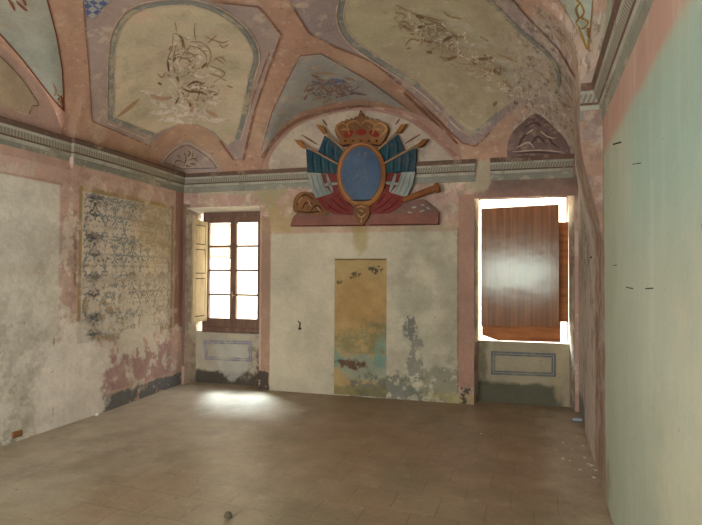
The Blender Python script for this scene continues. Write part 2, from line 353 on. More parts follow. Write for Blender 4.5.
def rearwall():
    vs, fs = [], []
    xs = [-4.8, -3.7, -2.1, -1.35, 0.36, 1.0]; zs = [-0.05, 0.8, 1.22, 1.95, 2.55, 4.4]
    for i in range(5):
        for j in range(5):
            if i == 1 and j in (1, 2, 3): continue
            if i == 3 and j == 2: continue
            b = len(vs); vs += [(xs[i], YR, zs[j]), (xs[i+1], YR, zs[j]), (xs[i+1], YR, zs[j+1]), (xs[i], YR, zs[j+1])]; fs.append((b, b+1, b+2, b+3))
    for x0, x1, z0, z1 in ((-3.7, -2.1, 0.8, 2.55), (-1.35, 0.36, 1.22, 1.95)):
        c = [(x0, z0), (x1, z0), (x1, z1), (x0, z1)]
        for k in range(4):
            (xa, za), (xb, zb) = c[k], c[(k+1) % 4]; b = len(vs)
            vs += [(xa, YR, za), (xb, YR, zb), (xb, YR-0.3, zb), (xa, YR-0.3, za)]; fs.append((b, b+1, b+2, b+3))
    return struct(mesh('wall_rear', vs, fs, M_plainwall))
rearwall()
def vault():
    def spaced(n):
        out = []
        for i in range(n+1):
            s = -1+2*i/n; out.append(math.sin(s*math.pi/2)*0.55+s*0.45)
        return out
    us = spaced(190); vs_ = sorted(set(spaced(250)))
    V = []
    for v in vs_:
        for u in us:
            xb = BLx+(BRx-BLx)*(u+1)/2; y = YR+(YB(xb)-YR)*(v+1)/2
            xl, xr = XL0(y), XR0(y); x = xl+(xr-xl)*(u+1)/2
            z = vault_z(x, y)
            dl, dr = XL(y, ZS)-xl, XR(y, ZS)-xr
            x += (dl if u < 0 else dr)*abs(u)**10
            z += 0.012*(noise.noise(Vector((x*1.7, y*1.7, 0.3))))*min(1, (1-abs(u))*8)*min(1, (1-abs(v))*8)
            V.append((x, y, z))
    n = len(us)
    Fc = [(j*n+i, (j+1)*n+i, (j+1)*n+i+1, j*n+i+1) for j in range(len(vs_)-1) for i in range(n-1)]
    return struct(mesh('ceiling', V, Fc, M_ceil, smooth=True))
vt = vault()

# ------------------------------------------------------------------ points on the room's surfaces, read off by bearing from the eye point
def soup():
    V, Fc = [], []
    for o in (wl, wr, wb, vt):
        k = len(V); V += [v.co.copy() for v in o.data.vertices]; Fc += [tuple(k+i for i in p.vertices) for p in o.data.polygons]
    return BVHTree.FromPolygons(V, Fc)
BVH = soup()
def bearing(x, y): return (FW + RT*((x-351)/F_PX) - UP*((y-262.5)/F_PX)).normalized()
def on(x, y, off=0.004):
    d = bearing(x, y); loc, nr, _, dist = BVH.ray_cast(EYEP, d)
    if loc is None: return EYEP+d*8
    if nr.dot(d) > 0: nr = -nr
    return loc + nr*off
def backpt(x, y, off=0.0):                  # on the back wall plane, `off` metres into the room
    d = bearing(x, y); tt = (6.3239-off)/(d.y-0.0422*d.x)
    return EYEP+d*tt
def spline(pts, closed=False, n=6):
    out = []; N = len(pts)
    rng = range(N if closed else N-1)
    for i in rng:
        p = [pts[(i+k) % N] if closed else pts[max(0, min(N-1, i+k))] for k in (-1, 0, 1, 2)]
        for j in range(n):
            s = j/n
            out.append(tuple(0.5*((2*p[1][a])+(-p[0][a]+p[2][a])*s+(2*p[0][a]-5*p[1][a]+4*p[2][a]-p[3][a])*s*s+(-p[0][a]+3*p[1][a]-3*p[2][a]+p[3][a])*s**3) for a in (0, 1)))
    if not closed: out.append(tuple(pts[-1]))
    return out
def densify(poly, step=3.0, closed=True, jit=0.0):
    out = []; N = len(poly)
    for i in range(N if closed else N-1):
        a, b = poly[i], poly[(i+1) % N]; L = math.hypot(b[0]-a[0], b[1]-a[1]); k = max(1, int(L/step))
        for j in range(k):
            x, y = a[0]+(b[0]-a[0])*j/k, a[1]+(b[1]-a[1])*j/k
            if jit: x += noise.noise(Vector((x*0.21, y*0.21, 1)))*jit; y += noise.noise(Vector((x*0.21, y*0.21, 7)))*jit
            out.append((x, y))
    if not closed: out.append(poly[-1])
    return out
def inside(p, poly):
    c = False; j = len(poly)-1
    for i in range(len(poly)):
        if (poly[i][1] > p[1]) != (poly[j][1] > p[1]) and p[0] < (poly[j][0]-poly[i][0])*(p[1]-poly[i][1])/(poly[j][1]-poly[i][1])+poly[i][0]: c = not c
        j = i
    return c
def fresco(name, poly, mat, off, parent=None, step=4.0, jit=0.8, holes=()):
    """paint layer that follows the plaster surface inside an outline"""
    loops = [densify(poly, step, True, jit)]+[densify(h, step, True, jit) for h in holes]
    pts, edges = [], []
    for lp in loops:
        k = len(pts); pts += lp; edges += [(k+i, k+(i+1) % len(lp)) for i in range(len(lp))]
    xs = [p[0] for p in loops[0]]; ys = [p[1] for p in loops[0]]
    x = min(xs)+step/2
    while x < max(xs):
        y = min(ys)+step/2
        while y < max(ys):
            if inside((x, y), loops[0]) and not any(inside((x, y), h) for h in loops[1:]): pts.append((x+0.13*math.sin(y), y))
            y += step
        x += step
    vco, _, fs, *_r = delaunay_2d_cdt([Vector(p) for p in pts], edges, [], 1 if not holes else 2, 1e-4)
    if holes:
        keep = []
        for f in fs:
            c = (sum(vco[i][0] for i in f)/len(f), sum(vco[i][1] for i in f)/len(f))
            if inside(c, loops[0]) and not any(inside(c, h) for h in loops[1:]): keep.append(f)
        fs = keep
    V = [on(p[0], p[1], off) for p in vco]
    good = [f for f in fs if max((V[f[i]]-V[f[i-1]]).length for i in range(len(f))) < 0.45]
    return mesh(name, V, [tuple(f) for f in good], mat, parent, True)
def ribbon_poly(pts, w, closed=False, taper=False):
    N = len(pts); L, R = [], []
    for i, p in enumerate(pts):
        a = pts[(i-1) % N] if closed else pts[max(0, i-1)]; b = pts[(i+1) % N] if closed else pts[min(N-1, i+1)]
        dx, dy = b[0]-a[0], b[1]-a[1]; l = math.hypot(dx, dy) or 1
        ww = w/2*(math.sin(math.pi*min(1, max(0.08, i/(N-1))))**0.5 if taper and N > 1 and 0 < i < N-1 else (0.25 if taper else 1))
        L.append((p[0]-dy/l*ww, p[1]+dx/l*ww)); R.append((p[0]+dy/l*ww, p[1]-dx/l*ww))
    return L, R
def strokes(name, lines, mat, off, parent=None, jit=0.0):
    """brush strokes: list of (points, width, closed, smooth)"""
    V, Fc = [], []
    for ln in lines:
        pts, w = ln[0], ln[1]; closed = ln[2] if len(ln) > 2 else False; taper = ln[3] if len(ln) > 3 else False
        pts = densify(pts, 2.0 if w > 0.9 else 1.5, closed, jit)
        L, R = ribbon_poly(pts, w, closed, taper); k = len(V); n = len(pts)
        for a, b in zip(L, R): V += [on(*a, off), on(*b, off)]
        for i in range(n if closed else n-1):
            j = (i+1) % n; Fc.append((k+2*i, k+2*i+1, k+2*j+1, k+2*j))
    Fc = [f for f in Fc if max((V[f[i]]-V[f[i-1]]).length for i in range(4)) < 0.4]
    return mesh(name, V, Fc, mat, parent, True)
def off_line(pts, d):
    L, R = ribbon_poly(pts, abs(d)*2); return L if d > 0 else R

def paint(name, c, c2=None, wear=(170, 150, 118), wth=0.66, wst=0.8, wsc=5, lo=0.86, hi=1.12, damp=False):
    t = NT(name); col = lin(c)
    if c2: col = t.mix(t.step(t.noise(1.8, 5, 0.55), 0.36, 0.64), lin(c), lin(c2))
    col = t.mix(t.ma('MULTIPLY', t.step(t.noise(wsc, 8, 0.68, off=5.0), wth-0.02, wth+0.03), wst), col, lin(wear))
    if damp: col = damped(t, col)
    col = t.mix(t.ma('MULTIPLY', t.step(t.noise(22, 6, 0.7, off=21.0), 0.60, 0.66), 0.35), col, lin(wear))
    col = t.mix(t.ma('MULTIPLY', t.step(t.noise(3.2, 8, 0.72, off=33.0), 0.52, 0.66), 0.22), col, lin((110, 92, 72)))
    col = t.mottle(col, lo, hi, 3.0, 0.09); t.bump(t.noise(6, 8, 0.6), 0.3, 0.02); return t.done(col)

# ------------------------------------------------------------------ cornice round the room
t = NT('cornice_bead'); w_ = t.ma('SINE', t.ma('MULTIPLY', t.ma('ADD', t.x, t.y), 190.0))
col = t.mix(t.step(w_, -0.3, 0.5), lin((124, 116, 100)), lin((152, 146, 128)))
col = t.mix(t.ma('MULTIPLY', t.step(t.noise(5, 6, 0.6), 0.5, 0.65), 0.6), col, lin((128, 122, 104))); M_bead = t.done(col)
M_cgrey = paint('cornice_grey', (134, 132, 118), (144, 142, 124), (172, 160, 138), 0.56)
M_cwhite = paint('cornice_pale', (168, 166, 148), (154, 150, 130), (140, 130, 110), 0.56)
M_cdark = paint('cornice_dark', (96, 78, 66), (112, 84, 70), (140, 118, 98), 0.58)
PROF = [(0.0, 2.655), (0.008, 2.66), (0.008, 2.73), (0.022, 2.733), (0.028, 2.765), (0.028, 2.767), (0.034, 2.782), (0.034, 2.783), (0.055, 2.835), (0.058, 2.838), (0.062, 2.86), (0.064, 2.862), (0.078, 2.895), (0.078, 2.912), (-0.02, 2.918)]
PM = [0, 0, 1, 1, 2, 2, 1, 3, 1, 1, 2, 2, 2, 2]
def sweep(name, path, i0=0, i1=None, caps=False):
    rings = []
    for i, p in enumerate(path):
        ds = []
        if i > 0: ds.append((Vector(p)-Vector(path[i-1])).normalized())
        if i < len(path)-1: ds.append((Vector(path[i+1])-Vector(p)).normalized())
        ns = [Vector((d.y, -d.x)) for d in ds]; nn = sum(ns, Vector((0, 0))).normalized()
        nn = nn/max(0.35, nn.dot(ns[0])); rings.append([(p[0]+nn.x*o_, p[1]+nn.y*o_, z) for o_, z in PROF])
    rings = rings[i0:(i1+1) if i1 is not None else None]; n = len(PROF)
    V = [q for r in rings for q in r]; Fc, mi = [], []
    for i in range(len(rings)-1):
        for j in range(n-1): Fc.append((i*n+j, (i+1)*n+j, (i+1)*n+j+1, i*n+j+1)); mi.append(PM[j])
    if caps:
        for b in (0, (len(rings)-1)*n): Fc.append(tuple(b+j for j in range(n))); mi.append(1)
    return struct(mesh(name, V, Fc, [M_cgrey, M_cwhite, M_cdark, M_bead], mi=mi))
ys = [YR]+[YR+0.4*i for i in range(1, 12) if YR+0.4*i < 3.95]
pl = [(XL(y, 2.8)+0.0, y) for y in ys]+[(XL(4.0, 2.8), PIERL), (XL0(4.2), PIERL+0.005)]+[(XL0(y), y) for y in (4.6, 5.0, 5.4, 5.8)]+[(XL0(6.13)+0.0, YB(-4.4))]
k = len(pl)-1
pb = pl+[(x, YB(x)) for x in (-3.8, -3.2, -2.4, -1.6, -0.8, -0.44)]
sweep('trim_1', pb, 0, k); sweep('trim_2', pb, k, None, False)
sweep('trim_3', [(-0.27, YB(-0.27)), (0.1, YB(0.1)), (0.64, YB(0.64))], caps=True)
pr = [(XR(PIER+0.02, 2.8)-0.0, PIER), (XR0(PIER), PIER)]+[(XR0(y), y) for y in reversed(ys)]
sweep('trim_4', pr, caps=True)

# ------------------------------------------------------------------ painted vault
def cr(x0, y0, s, pts): return [(x0+x/s, y0+y/s) for x, y in pts]
M_mauve = paint('mauve_paint', (172, 150, 136), (164, 144, 134), (190, 170, 148), 0.57)
M_cream = paint('cream_paint', (202, 184, 154), (190, 176, 144), (202, 174, 148), 0.58, lo=0.88, hi=1.1)
M_cream2 = paint('ochre_cream_paint', (182, 170, 134), (176, 160, 130), (194, 178, 154), 0.60, lo=0.84, hi=1.1, damp=True)
M_teal = paint('grey_teal_line', (128, 128, 120), (140, 138, 124), (176, 164, 134), 0.53)
M_redl = paint('brown_red_line', (148, 104, 82), (136, 98, 78), (176, 144, 116), 0.54)
M_pale = paint('pale_line', (198, 176, 150), None, (180, 148, 122), 0.52)
M_sepia = paint('sepia_brush', (150, 122, 90), (164, 134, 104), (178, 160, 128), 0.55, wsc=14)
M_sepd = paint('dark_sepia_brush', (118, 94, 68), (134, 104, 78), (166, 148, 116), 0.56, wsc=14)
M_high = paint('cream_brush', (222, 208, 190), (212, 192, 174), (186, 168, 138), 0.53, wsc=12)
M_bgrey = paint('blue_grey_paint', (170, 164, 150), (156, 152, 142), (178, 156, 136), 0.56)
M_orn = paint('gold_brush', (150, 112, 44), None, (120, 90, 50), 0.7)
M_blue = paint('blue_brush', (112, 118, 138), None, (140, 120, 100), 0.6, wsc=12)
M_viol = paint('violet_brush', (134, 108, 112), (148, 114, 92), (140, 128, 116), 0.58, wsc=14)
M_dusk = paint('dark_violet_paint', (110, 90, 82), (126, 104, 96), (152, 124, 108), 0.54, wsc=12)
t = NT('blue_white_checks'); ck = t.n.new('ShaderNodeTexChecker'); t.t.links.new(t.pos, ck.inputs[0]); ck.inputs['Scale'].default_value = 18
ck.inputs[1].default_value = (*lin((92, 100, 134)), 1); ck.inputs[2].default_value = (*lin((160, 158, 150)), 1)
M_check = t.done(t.mottle(ck.outputs[0], 0.85, 1.1, 6))

# corner field above the left window, with its trophy of arms
A = empty('ceiling_fresco', on(170, 60))
tag(A, 'arched cream ceiling fresco with sepia trophy of arms, over the left corner', 'fresco', 'painted fields of the vault')
field = [(78, -30), (83, 0), (89, 77), (91.5, 121), (151, 146.5), (163, 133), (176, 126), (190, 123), (205, 127), (220, 140), (234, 159.5), (243.6, 159.5), (254, 112), (268, 70), (281, 34), (258, 5.7), (214, 1), (160, -16)]
fresco('mauve_surround', field, M_mauve, 0.004, A)
loop = spline([(110, 119), (110.6, 86), (112, 51), (117, 29), (131, 11.4), (154, 3.4), (186, 1.5), (214, 8.6), (237, 23), (251, 40), (255.7, 57), (251, 76), (246, 106), (237, 139)], n=5)
cream = loop+[(228, 145), (214, 131), (198, 124), (178, 123.5), (163, 129), (153, 134.5)]
fresco('cream_field', cream, M_cream, 0.009, A)
strokes('border_line', [(loop, 4.2), ([(110, 118), (131, 126), (154, 134.5)], 4.4)], M_teal, 0.013, A, 0.5)
strokes('pale_edge', [(off_line(loop, -4.0), 1.2), ([(107, 123), (152, 141)], 1.2), (off_line(loop, 3.0), 0.9)], M_pale, 0.014, A)
strokes('red_edge', [([(83, 0), (89, 77), (91.5, 121), (151, 146.5)], 1.1), ([(254, 112), (268, 70), (281, 34), (258, 5.7), (214, 1)], 1.6), ([(220, 140), (234, 159.5), (243.6, 159.5), (254, 112)], 2.4), ([(249, 110), (262, 72), (270, 50)], 1.6)], M_redl, 0.012, A)
strokes('water_streak', [([(116, 117), (126, 109), (139, 98)], 4.0, False, True)], paint('rusty_stain', (174, 140, 104)), 0.014, A)
fresco('checkered_corner', [(83, -8), (112, -8), (110, 0), (104, 5), (94, 17), (87, 16), (84, 2)], M_check, 0.010, A, step=3, jit=0.2)
s5 = 5.244
TL1 = [[(120, 115), (150, 125), (175, 180), (160, 200)], [(120, 115), (115, 190), (90, 260), (95, 320)], [(135, 180), (122, 250), (130, 330), (150, 380)], [(160, 130), (182, 200), (150, 270)], [(235, 60), (232, 110), (240, 150)], [(130, 55), (140, 110)],
       [(210, 160), (270, 165), (315, 210), (312, 268), (270, 300)], [(200, 180), (250, 190), (290, 225), (296, 262)], [(185, 290), (230, 300), (282, 298)], [(300, 170), (350, 125)], [(285, 130), (330, 150), (380, 165), (415, 152)], [(320, 265), (370, 240), (402, 272)], [(300, 280), (392, 325), (330, 375)], [(340, 245), (392, 278)],
       [(35, 325), (62, 348), (80, 320)], [(165, 215), (215, 222), (240, 250)], [(186, 250), (215, 262), (186, 275)], [(100, 200), (120, 180)], [(310, 325), (380, 350)], [(372, 350), (400, 366)], [(400, 390), (436, 404)], [(360, 170), (385, 190), (412, 170)]]
TL2 = [[(165, 400), (200, 420), (262, 425), (300, 440)], [(190, 392), (240, 370), (282, 385)], [(130, 490), (152, 450)], [(40, 375), (60, 385)], [(150, 120), (170, 150), (168, 185)], [(92, 262), (98, 316)], [(268, 298), (300, 268)], [(205, 480), (215, 505)], [(330, 440), (356, 434)], [(240, 420), (262, 432)], [(140, 340), (150, 372)]]
TLh = [[(125, 150), (110, 210), (104, 280), (120, 360)], [(160, 210), (140, 260), (160, 320)], [(215, 175), (270, 182), (302, 222)], [(200, 320), (260, 345), (310, 340)], [(60, 350), (110, 360), (140, 400)], [(210, 400), (260, 400), (330, 410)], [(250, 235), (275, 250)], [(310, 300), (372, 330)]]
strokes('trophy_shading', [(spline(cr(150, 10, s5, p), n=5), 1.5, False, True) for p in TL1], M_sepia, 0.014, A)
strokes('trophy_outline', [(spline(cr(150, 10, s5, p), n=5), 2.3, False, True) for p in TL2], M_sepd, 0.016, A)
strokes('trophy_highlight', [(spline(cr(150, 10, s5, p), n=5), 2.6, False, True) for p in TLh], M_high, 0.012, A)
cl = [[(140, 90), (154, 94), (166, 100)], [(200, 114), (214, 120), (226, 118)], [(150, 112), (160, 112), (172, 110)], [(186, 112), (200, 110), (212, 114)], [(150, 99), (160, 104), (176, 108)], [(180, 104), (192, 110), (206, 106)], [(196, 92), (212, 96), (222, 93)], [(168, 96), (180, 100), (190, 97)], [(206, 101), (216, 104)], [(174, 116), (190, 113), (206, 117)], [(158, 120), (172, 119), (184, 122)]]
strokes('cloud', [(spline(c_, n=5), 4.5, False, True) for c_ in cl], M_high, 0.011, A)
strokes('rosy_shade', [(spline(c_, n=5), 4.0, False, True) for c_ in ([(186, 98), (192, 106), (190, 112)], [(150, 94), (162, 98), (172, 96)], [(206, 110), (218, 116)])], paint('rosy_brush', (190, 152, 122)), 0.0115, A)

def scribble(cx, cy_, rx, ry, n, seed, tilt=0.0):
    R2 = random.Random(seed); out = []
    for i in range(n):
        a = R2.uniform(0, 6.28); q = R2.random()**0.6; x = cx+rx*q*math.cos(a); y = cy_+ry*q*math.sin(a)+tilt*(x-cx)
        th = R2.uniform(0, 6.28); L = R2.uniform(2.5, 7); b = R2.uniform(-1.6, 1.6); pts = []
        for j in range(4): pts.append((x, y)); x += L/3*math.cos(th); y += L/3*math.sin(th)*0.8; th += b/2
        out.append((pts, R2.uniform(0.8, 1.7), False, True))
    return out
strokes('fine_shading', scribble(188, 62, 22, 26, 44, 3)+scribble(194, 92, 26, 12, 40, 4), M_sepia, 0.0155, A)
strokes('fine_highlight', scribble(184, 60, 18, 26, 34, 5)+scribble(186, 98, 34, 14, 50, 6)+scribble(188, 116, 28, 7, 30, 16), M_high, 0.0150, A)
strokes('fine_outline', scribble(196, 88, 18, 8, 12, 7)+scribble(180, 60, 14, 22, 6, 17), M_sepd, 0.0170, A)

# small fan-shaped field at the foot of that corner
B = empty('ceiling_fresco', on(190, 158))
tag(B, 'small mauve fan-shaped ceiling fresco with leaf sprig, on the cornice above the open window', 'fresco', 'painted fields of the vault')
fan = spline([(158.5, 162.5), (170.5, 149.4), (185.5, 140.5), (199, 146), (213, 157), (223, 171.5)], n=5)+[(200, 172), (180, 172)]
fresco('mauve_field', fan, M_mauve, 0.005, B, step=3, jit=0.3)
strokes('dark_edge', [(spline([(163, 162), (172, 152), (186, 145), (198, 150), (210, 159), (217, 168)], n=5), 0.9), ([(163, 162), (182, 168.5), (217, 168)], 0.9)], M_dusk, 0.009, B)
strokes('pale_edge', [(spline([(161, 162.5), (171, 150.8), (185.5, 142.4), (198.6, 148), (212, 158), (219.5, 170)], n=5), 0.9)], M_pale, 0.009, B)
lf = [[(183, 166), (186, 158), (184, 152)], [(186, 158), (190, 153), (188, 150)], [(184, 162), (177, 160), (174, 164)], [(187, 160), (194, 158), (198, 161)], [(190, 163), (196, 164)], [(180, 158), (177, 154)], [(192, 157), (193, 152)], [(185, 165), (190, 166)]]
strokes('leaf_sprig', [(spline(l_, n=4), 1.5, False, True) for l_ in lf], M_sepd, 0.010, B)

# long field over the boarded window's corner
Cc = empty('ceiling_fresco', on(450, 70))
tag(Cc, 'large ochre-cream ceiling fresco with faded trophy, damaged, over the corner above the boarded window', 'fresco', 'painted fields of the vault')
f2 = [(276, -30), (290, 2), (309, 32.5), (330, 44), (372, 61), (401, 84), (436, 117), (463, 143), (476, 146), (490, 132), (505, 116), (522, 104), (545, 104), (560, 102), (572, 88), (575, 76), (559, 48), (531, 20), (500, -16), (480, -36)]
fresco('mauve_surround', f2, paint('mauve_paint_damp', (158, 138, 130), (150, 132, 126), (188, 166, 142), 0.58, damp=True), 0.004, Cc, step=5)
l2 = spline([(352, -18), (343, 0), (341, 20), (352, 40), (380, 60), (420, 86), (445, 109), (461, 125), (472, 132)], n=5)
l3 = spline([(478, -14), (491, 0), (519, 28), (551, 56), (560, 76), (557, 93)], n=5)
fresco('cream_field', l2+[(485, 124), (500, 110), (519, 97), (540, 97)]+l3[::-1]+[(440, -40), (380, -40)], M_cream2, 0.009, Cc, step=5)
strokes('border_line', [(l2[:26], 5.0), (l3, 3.6), ([(463, 131), (472, 133), (482, 127), (498, 112)], 3.5)], M_teal, 0.013, Cc, 0.6)
strokes('pale_edge', [(off_line(l2, 4.2), 1.3), (off_line(l2, -3.2), 1.0)], M_pale, 0.014, Cc)
strokes('red_edge', [([(290, 2), (309, 32.5), (330, 44), (372, 61), (401, 84), (436, 117), (463, 143), (476, 146), (490, 132)], 1.8), ([(404, 92), (434, 121), (458, 144)], 2.4), ([(575, 76), (559, 48), (531, 20), (500, -16)], 1.2)], M_redl, 0.012, Cc, 0.5)
s6 = 4.77
T1 = [[(70, 10), (130, 45), (200, 70), (300, 95)], [(85, 100), (130, 130), (165, 132), (112, 95), (88, 125)], [(150, 60), (220, 85), (290, 110), (322, 146)], [(180, 115), (240, 130), (320, 145)], [(120, 215), (150, 180), (190, 192)], [(220, 250), (282, 210), (342, 165)], [(345, 165), (402, 172)], [(430, 290), (500, 320), (582, 350)], [(300, 40), (330, 70), (392, 85)], [(478, 168), (522, 192)], [(560, 250), (662, 292)],
      [(75, 55), (110, 60), (128, 78)], [(125, 228), (150, 222)], [(196, 212), (205, 180)], [(400, 330), (450, 335)], [(350, 312), (372, 316)], [(200, 95), (220, 110), (262, 106)], [(230, 140), (270, 128), (300, 136)], [(390, 300), (440, 300)], [(590, 380), (650, 430)]]
T2 = [[(285, 262), (320, 277), (372, 260)], [(470, 276), (540, 270)], [(540, 330), (582, 350)], [(300, 190), (345, 166)], [(170, 66), (210, 78)], [(180, 125), (215, 116)], [(640, 480), (660, 490)], [(540, 500), (560, 480)], [(222, 238), (250, 246)]]
Th = [[(330, 110), (400, 112), (450, 150)], [(380, 200), (440, 210), (520, 220)], [(330, 220), (380, 225)], [(560, 280), (640, 330)], [(430, 160), (500, 175), (560, 215)], [(600, 340), (650, 380)]]
strokes('trophy_highlight', [(spline(cr(380, 0, s6, p), n=5), 6, False, True) for p in Th], paint('grey_cream_brush', (182, 172, 148)), 0.0115, Cc)
strokes('trophy_shading', [(spline(cr(380, 0, s6, p), n=5), 2.0, False, True) for p in T1], M_sepia, 0.014, Cc)
strokes('trophy_outline', [(spline(cr(380, 0, s6, p), n=5), 3.6, False, True) for p in T2], M_sepd, 0.016, Cc)
strokes('fine_shading', scribble(425, 30, 38, 14, 60, 8, 0.45)+scribble(470, 62, 40, 12, 50, 9, 0.5), M_sepia, 0.0155, Cc)
strokes('fine_highlight', scribble(450, 40, 46, 14, 70, 10, 0.5)+scribble(500, 82, 30, 10, 40, 11, 0.4), M_high, 0.0150, Cc)
strokes('fine_outline', scribble(430, 34, 30, 10, 14, 12, 0.4)+scribble(478, 58, 28, 8, 12, 13, 0.4), M_sepd, 0.0170, Cc)
D = empty('ceiling_fresco', on(540, 140))
tag(D, 'small dark violet fan-shaped fresco, blackened by damp, directly above the boarded window', 'fresco', 'painted fields of the vault')
fan2 = spline([(507, 158), (509.5, 137), (522, 122), (537, 113.5), (552, 124.6), (566, 140), (572, 157)], n=5)
fresco('violet_field', fan2, M_dusk, 0.006, D, step=3, jit=0.8)
strokes('dark_scrolls', [(spline(l_, n=4), 2.2, False, True) for l_ in ([(518, 150), (522, 138), (530, 132)], [(530, 146), (538, 136), (546, 144)], [(546, 132), (552, 142), (560, 148)], [(524, 128), (534, 122), (542, 126)], [(516, 154), (535, 152), (560, 154)])], paint('soot_brush', (84, 68, 62)), 0.010, D)
strokes('pale_scrolls', [(spline(l_, n=4), 1.3, False, True) for l_ in ([(516, 148), (528, 142), (534, 148)], [(540, 130), (548, 136), (556, 138)], [(526, 134), (534, 128)], [(512, 152), (540, 150), (564, 152)])], M_pale, 0.011, D)

# webs of the three lunettes in view
E_ = empty('ceiling_fresco', on(325, 80))
tag(E_, 'pale blue-grey web fresco with small violet and gold trophy, above the crowned shield', 'fresco', 'painted fields of the vault')
web = [(300, 55), (321, 53), (343, 64), (367, 79), (390, 94), (413, 112), (400, 108), (377, 101), (355, 99.5), (330, 103), (300, 112), (282, 125), (270, 142), (263, 154), (261.5, 140), (272, 112), (286, 82)]
fresco('blue_grey_field', web, M_bgrey, 0.004, E_, step=4, jit=0.4)
strokes('brown_edge', [([(261.5, 150), (272, 112), (286, 82), (300, 55), (321, 53)], 1.0), ([(321, 53), (367, 79), (413, 112)], 1.0)], M_redl, 0.009, E_)
tw = lambda p: spline(cr(230, 0, 2.917, p), n=4)
strokes('blue_cloth', [(tw(p), 3.4, False, True) for p in ([(240, 235), (280, 242), (330, 232)], [(290, 228), (340, 238)])], M_blue, 0.010, E_)
strokes('violet_scrolls', [(tw(p), 2.6, False, True) for p in ([(265, 245), (290, 268), (300, 255)], [(330, 240), (350, 265), (400, 275)], [(310, 270), (340, 275)], [(225, 265), (245, 255)], [(235, 215), (260, 225)], [(215, 290), (225, 275)])], M_viol, 0.011, E_)
strokes('gold_leaves', [(tw(p), 2.4, False, True) for p in ([(295, 255), (310, 262)], [(335, 225), (365, 232)], [(240, 290), (270, 280)], [(240, 210), (320, 215)], [(215, 270), (232, 240)], [(270, 300), (300, 285)])], paint('dull_gold', (170, 138, 106), None, (140, 126, 110), 0.56, wsc=10), 0.0105, E_)
strokes('spear_tip', [(tw([(245, 188), (262, 200)]), 1.6, False, True)], M_teal, 0.011, E_)
strokes('fine_scrolls', scribble(330, 88, 26, 9, 60, 14, 0.05), M_viol, 0.0112, E_)
strokes('fine_leaves', scribble(328, 88, 24, 10, 40, 15, 0.05), paint('brown_brush', (150, 120, 98), None, (168, 156, 140), 0.56, wsc=10), 0.0116, E_)
G = empty('ceiling_fresco', on(40, 50))
tag(G, 'blue-green web fresco with dark red edges, at the top left above the left wall lunette', 'fresco', 'painted fields of the vault')
wl_ = [(40, -30), (47, 0), (56, 34), (62, 69), (63.5, 111), (46, 89), (23, 59), (0, 33), (-30, 8), (-30, -30)]
fresco('blue_green_field', wl_, paint('blue_green_paint', (162, 158, 140), (152, 152, 136), (172, 146, 118), 0.60), 0.004, G, step=4, jit=0.3)
strokes('dark_red_edge', [([(44, -12), (47, 0), (56, 34), (62, 69), (63.5, 111), (46, 89), (23, 59), (0, 33), (-20, 16)], 1.3), ([(58, 100), (61, 96), (62, 109)], 2.5)], paint('dark_red_line', (112, 60, 38)), 0.009, G)
strokes('red_ribbons', [(spline(p, n=4), 2.6, False, True) for p in ([(7, -4), (12, 4), (15, 10)], [(16, 0), (22, 6), (27, 10)], [(22, -3), (26, 5)])], paint('red_brush', (132, 74, 52)), 0.010, G)
strokes('tip_tassel', [(spline(p, n=4), 1.6, False, True) for p in ([(53, 82), (56, 90), (55, 96)], [(55, 92), (60, 97), (58, 102)], [(57, 98), (61, 104), (60, 108)])], M_sepd, 0.010, G)
H_ = empty('wall_fresco', on(15, 90))
tag(H_, 'cream lunette panel with dark scalloped outline, above the cornice at far left', 'fresco', 'painted fields of the vault')
lp = [(-40, 30), (0, 57), (18, 75), (30, 91), (38, 105), (28.6, 114), (0, 104), (-40, 92)]
fresco('cream_panel', lp, paint('lunette_cream', (184, 164, 134), (176, 156, 128)), 0.004, H_, step=4, jit=0.3)
strokes('dark_outline', [(spline([(-30, 36), (0, 57), (18, 75), (30, 91), (38, 105), (32, 106), (28.6, 114)], n=4), 0.9)], M_sepd, 0.008, H_)
strokes('pale_outline', [([(-30, 97), (0, 106), (30, 116)], 1.2)], M_pale, 0.008, H_)
I_ = empty('ceiling_fresco', on(585, 25))
tag(I_, 'pale green web fresco with golden knotted ornament, high above the right wall cornice', 'fresco', 'painted fields of the vault')
fresco('pale_green_field', [(540, -36), (560.6, 0), (589, 52), (592.5, 0), (590, -36)], paint('pale_green_paint', (172, 176, 156), (166, 172, 154)), 0.004, I_, step=3, jit=0.2)
g6 = lambda p: spline(cr(530, 0, 4.08, p), n=6)
strokes('gold_knot', [(g6([(205, 10), (190, 35), (205, 70), (222, 45), (205, 10)]), 1.5), (g6([(205, 70), (190, 95), (215, 115), (240, 90), (215, 70)]), 1.5), (g6([(200, 110), (215, 150), (235, 200), (240, 150), (240, 110)]), 2.2), (g6([(180, -20), (195, 0), (210, 12)]), 1.5)], M_orn, 0.009, I_)
strokes('brown_edge', [([(548, -22), (560.6, 0), (589, 52), (592.5, 0)], 1.0)], M_redl, 0.008, I_)
J_ = empty('wall_fresco', on(622, 15))
tag(J_, 'narrow mauve-grey lunette panel above the right wall cornice', 'fresco', 'painted fields of the vault')
fresco('mauve_panel', [(616, -30), (613, 0), (610, 37), (608, 78), (614, 70), (643, 0), (658, -34)], paint('lunette_mauve', (158, 134, 122), (150, 130, 118)), 0.004, J_, step=3, jit=0.2)

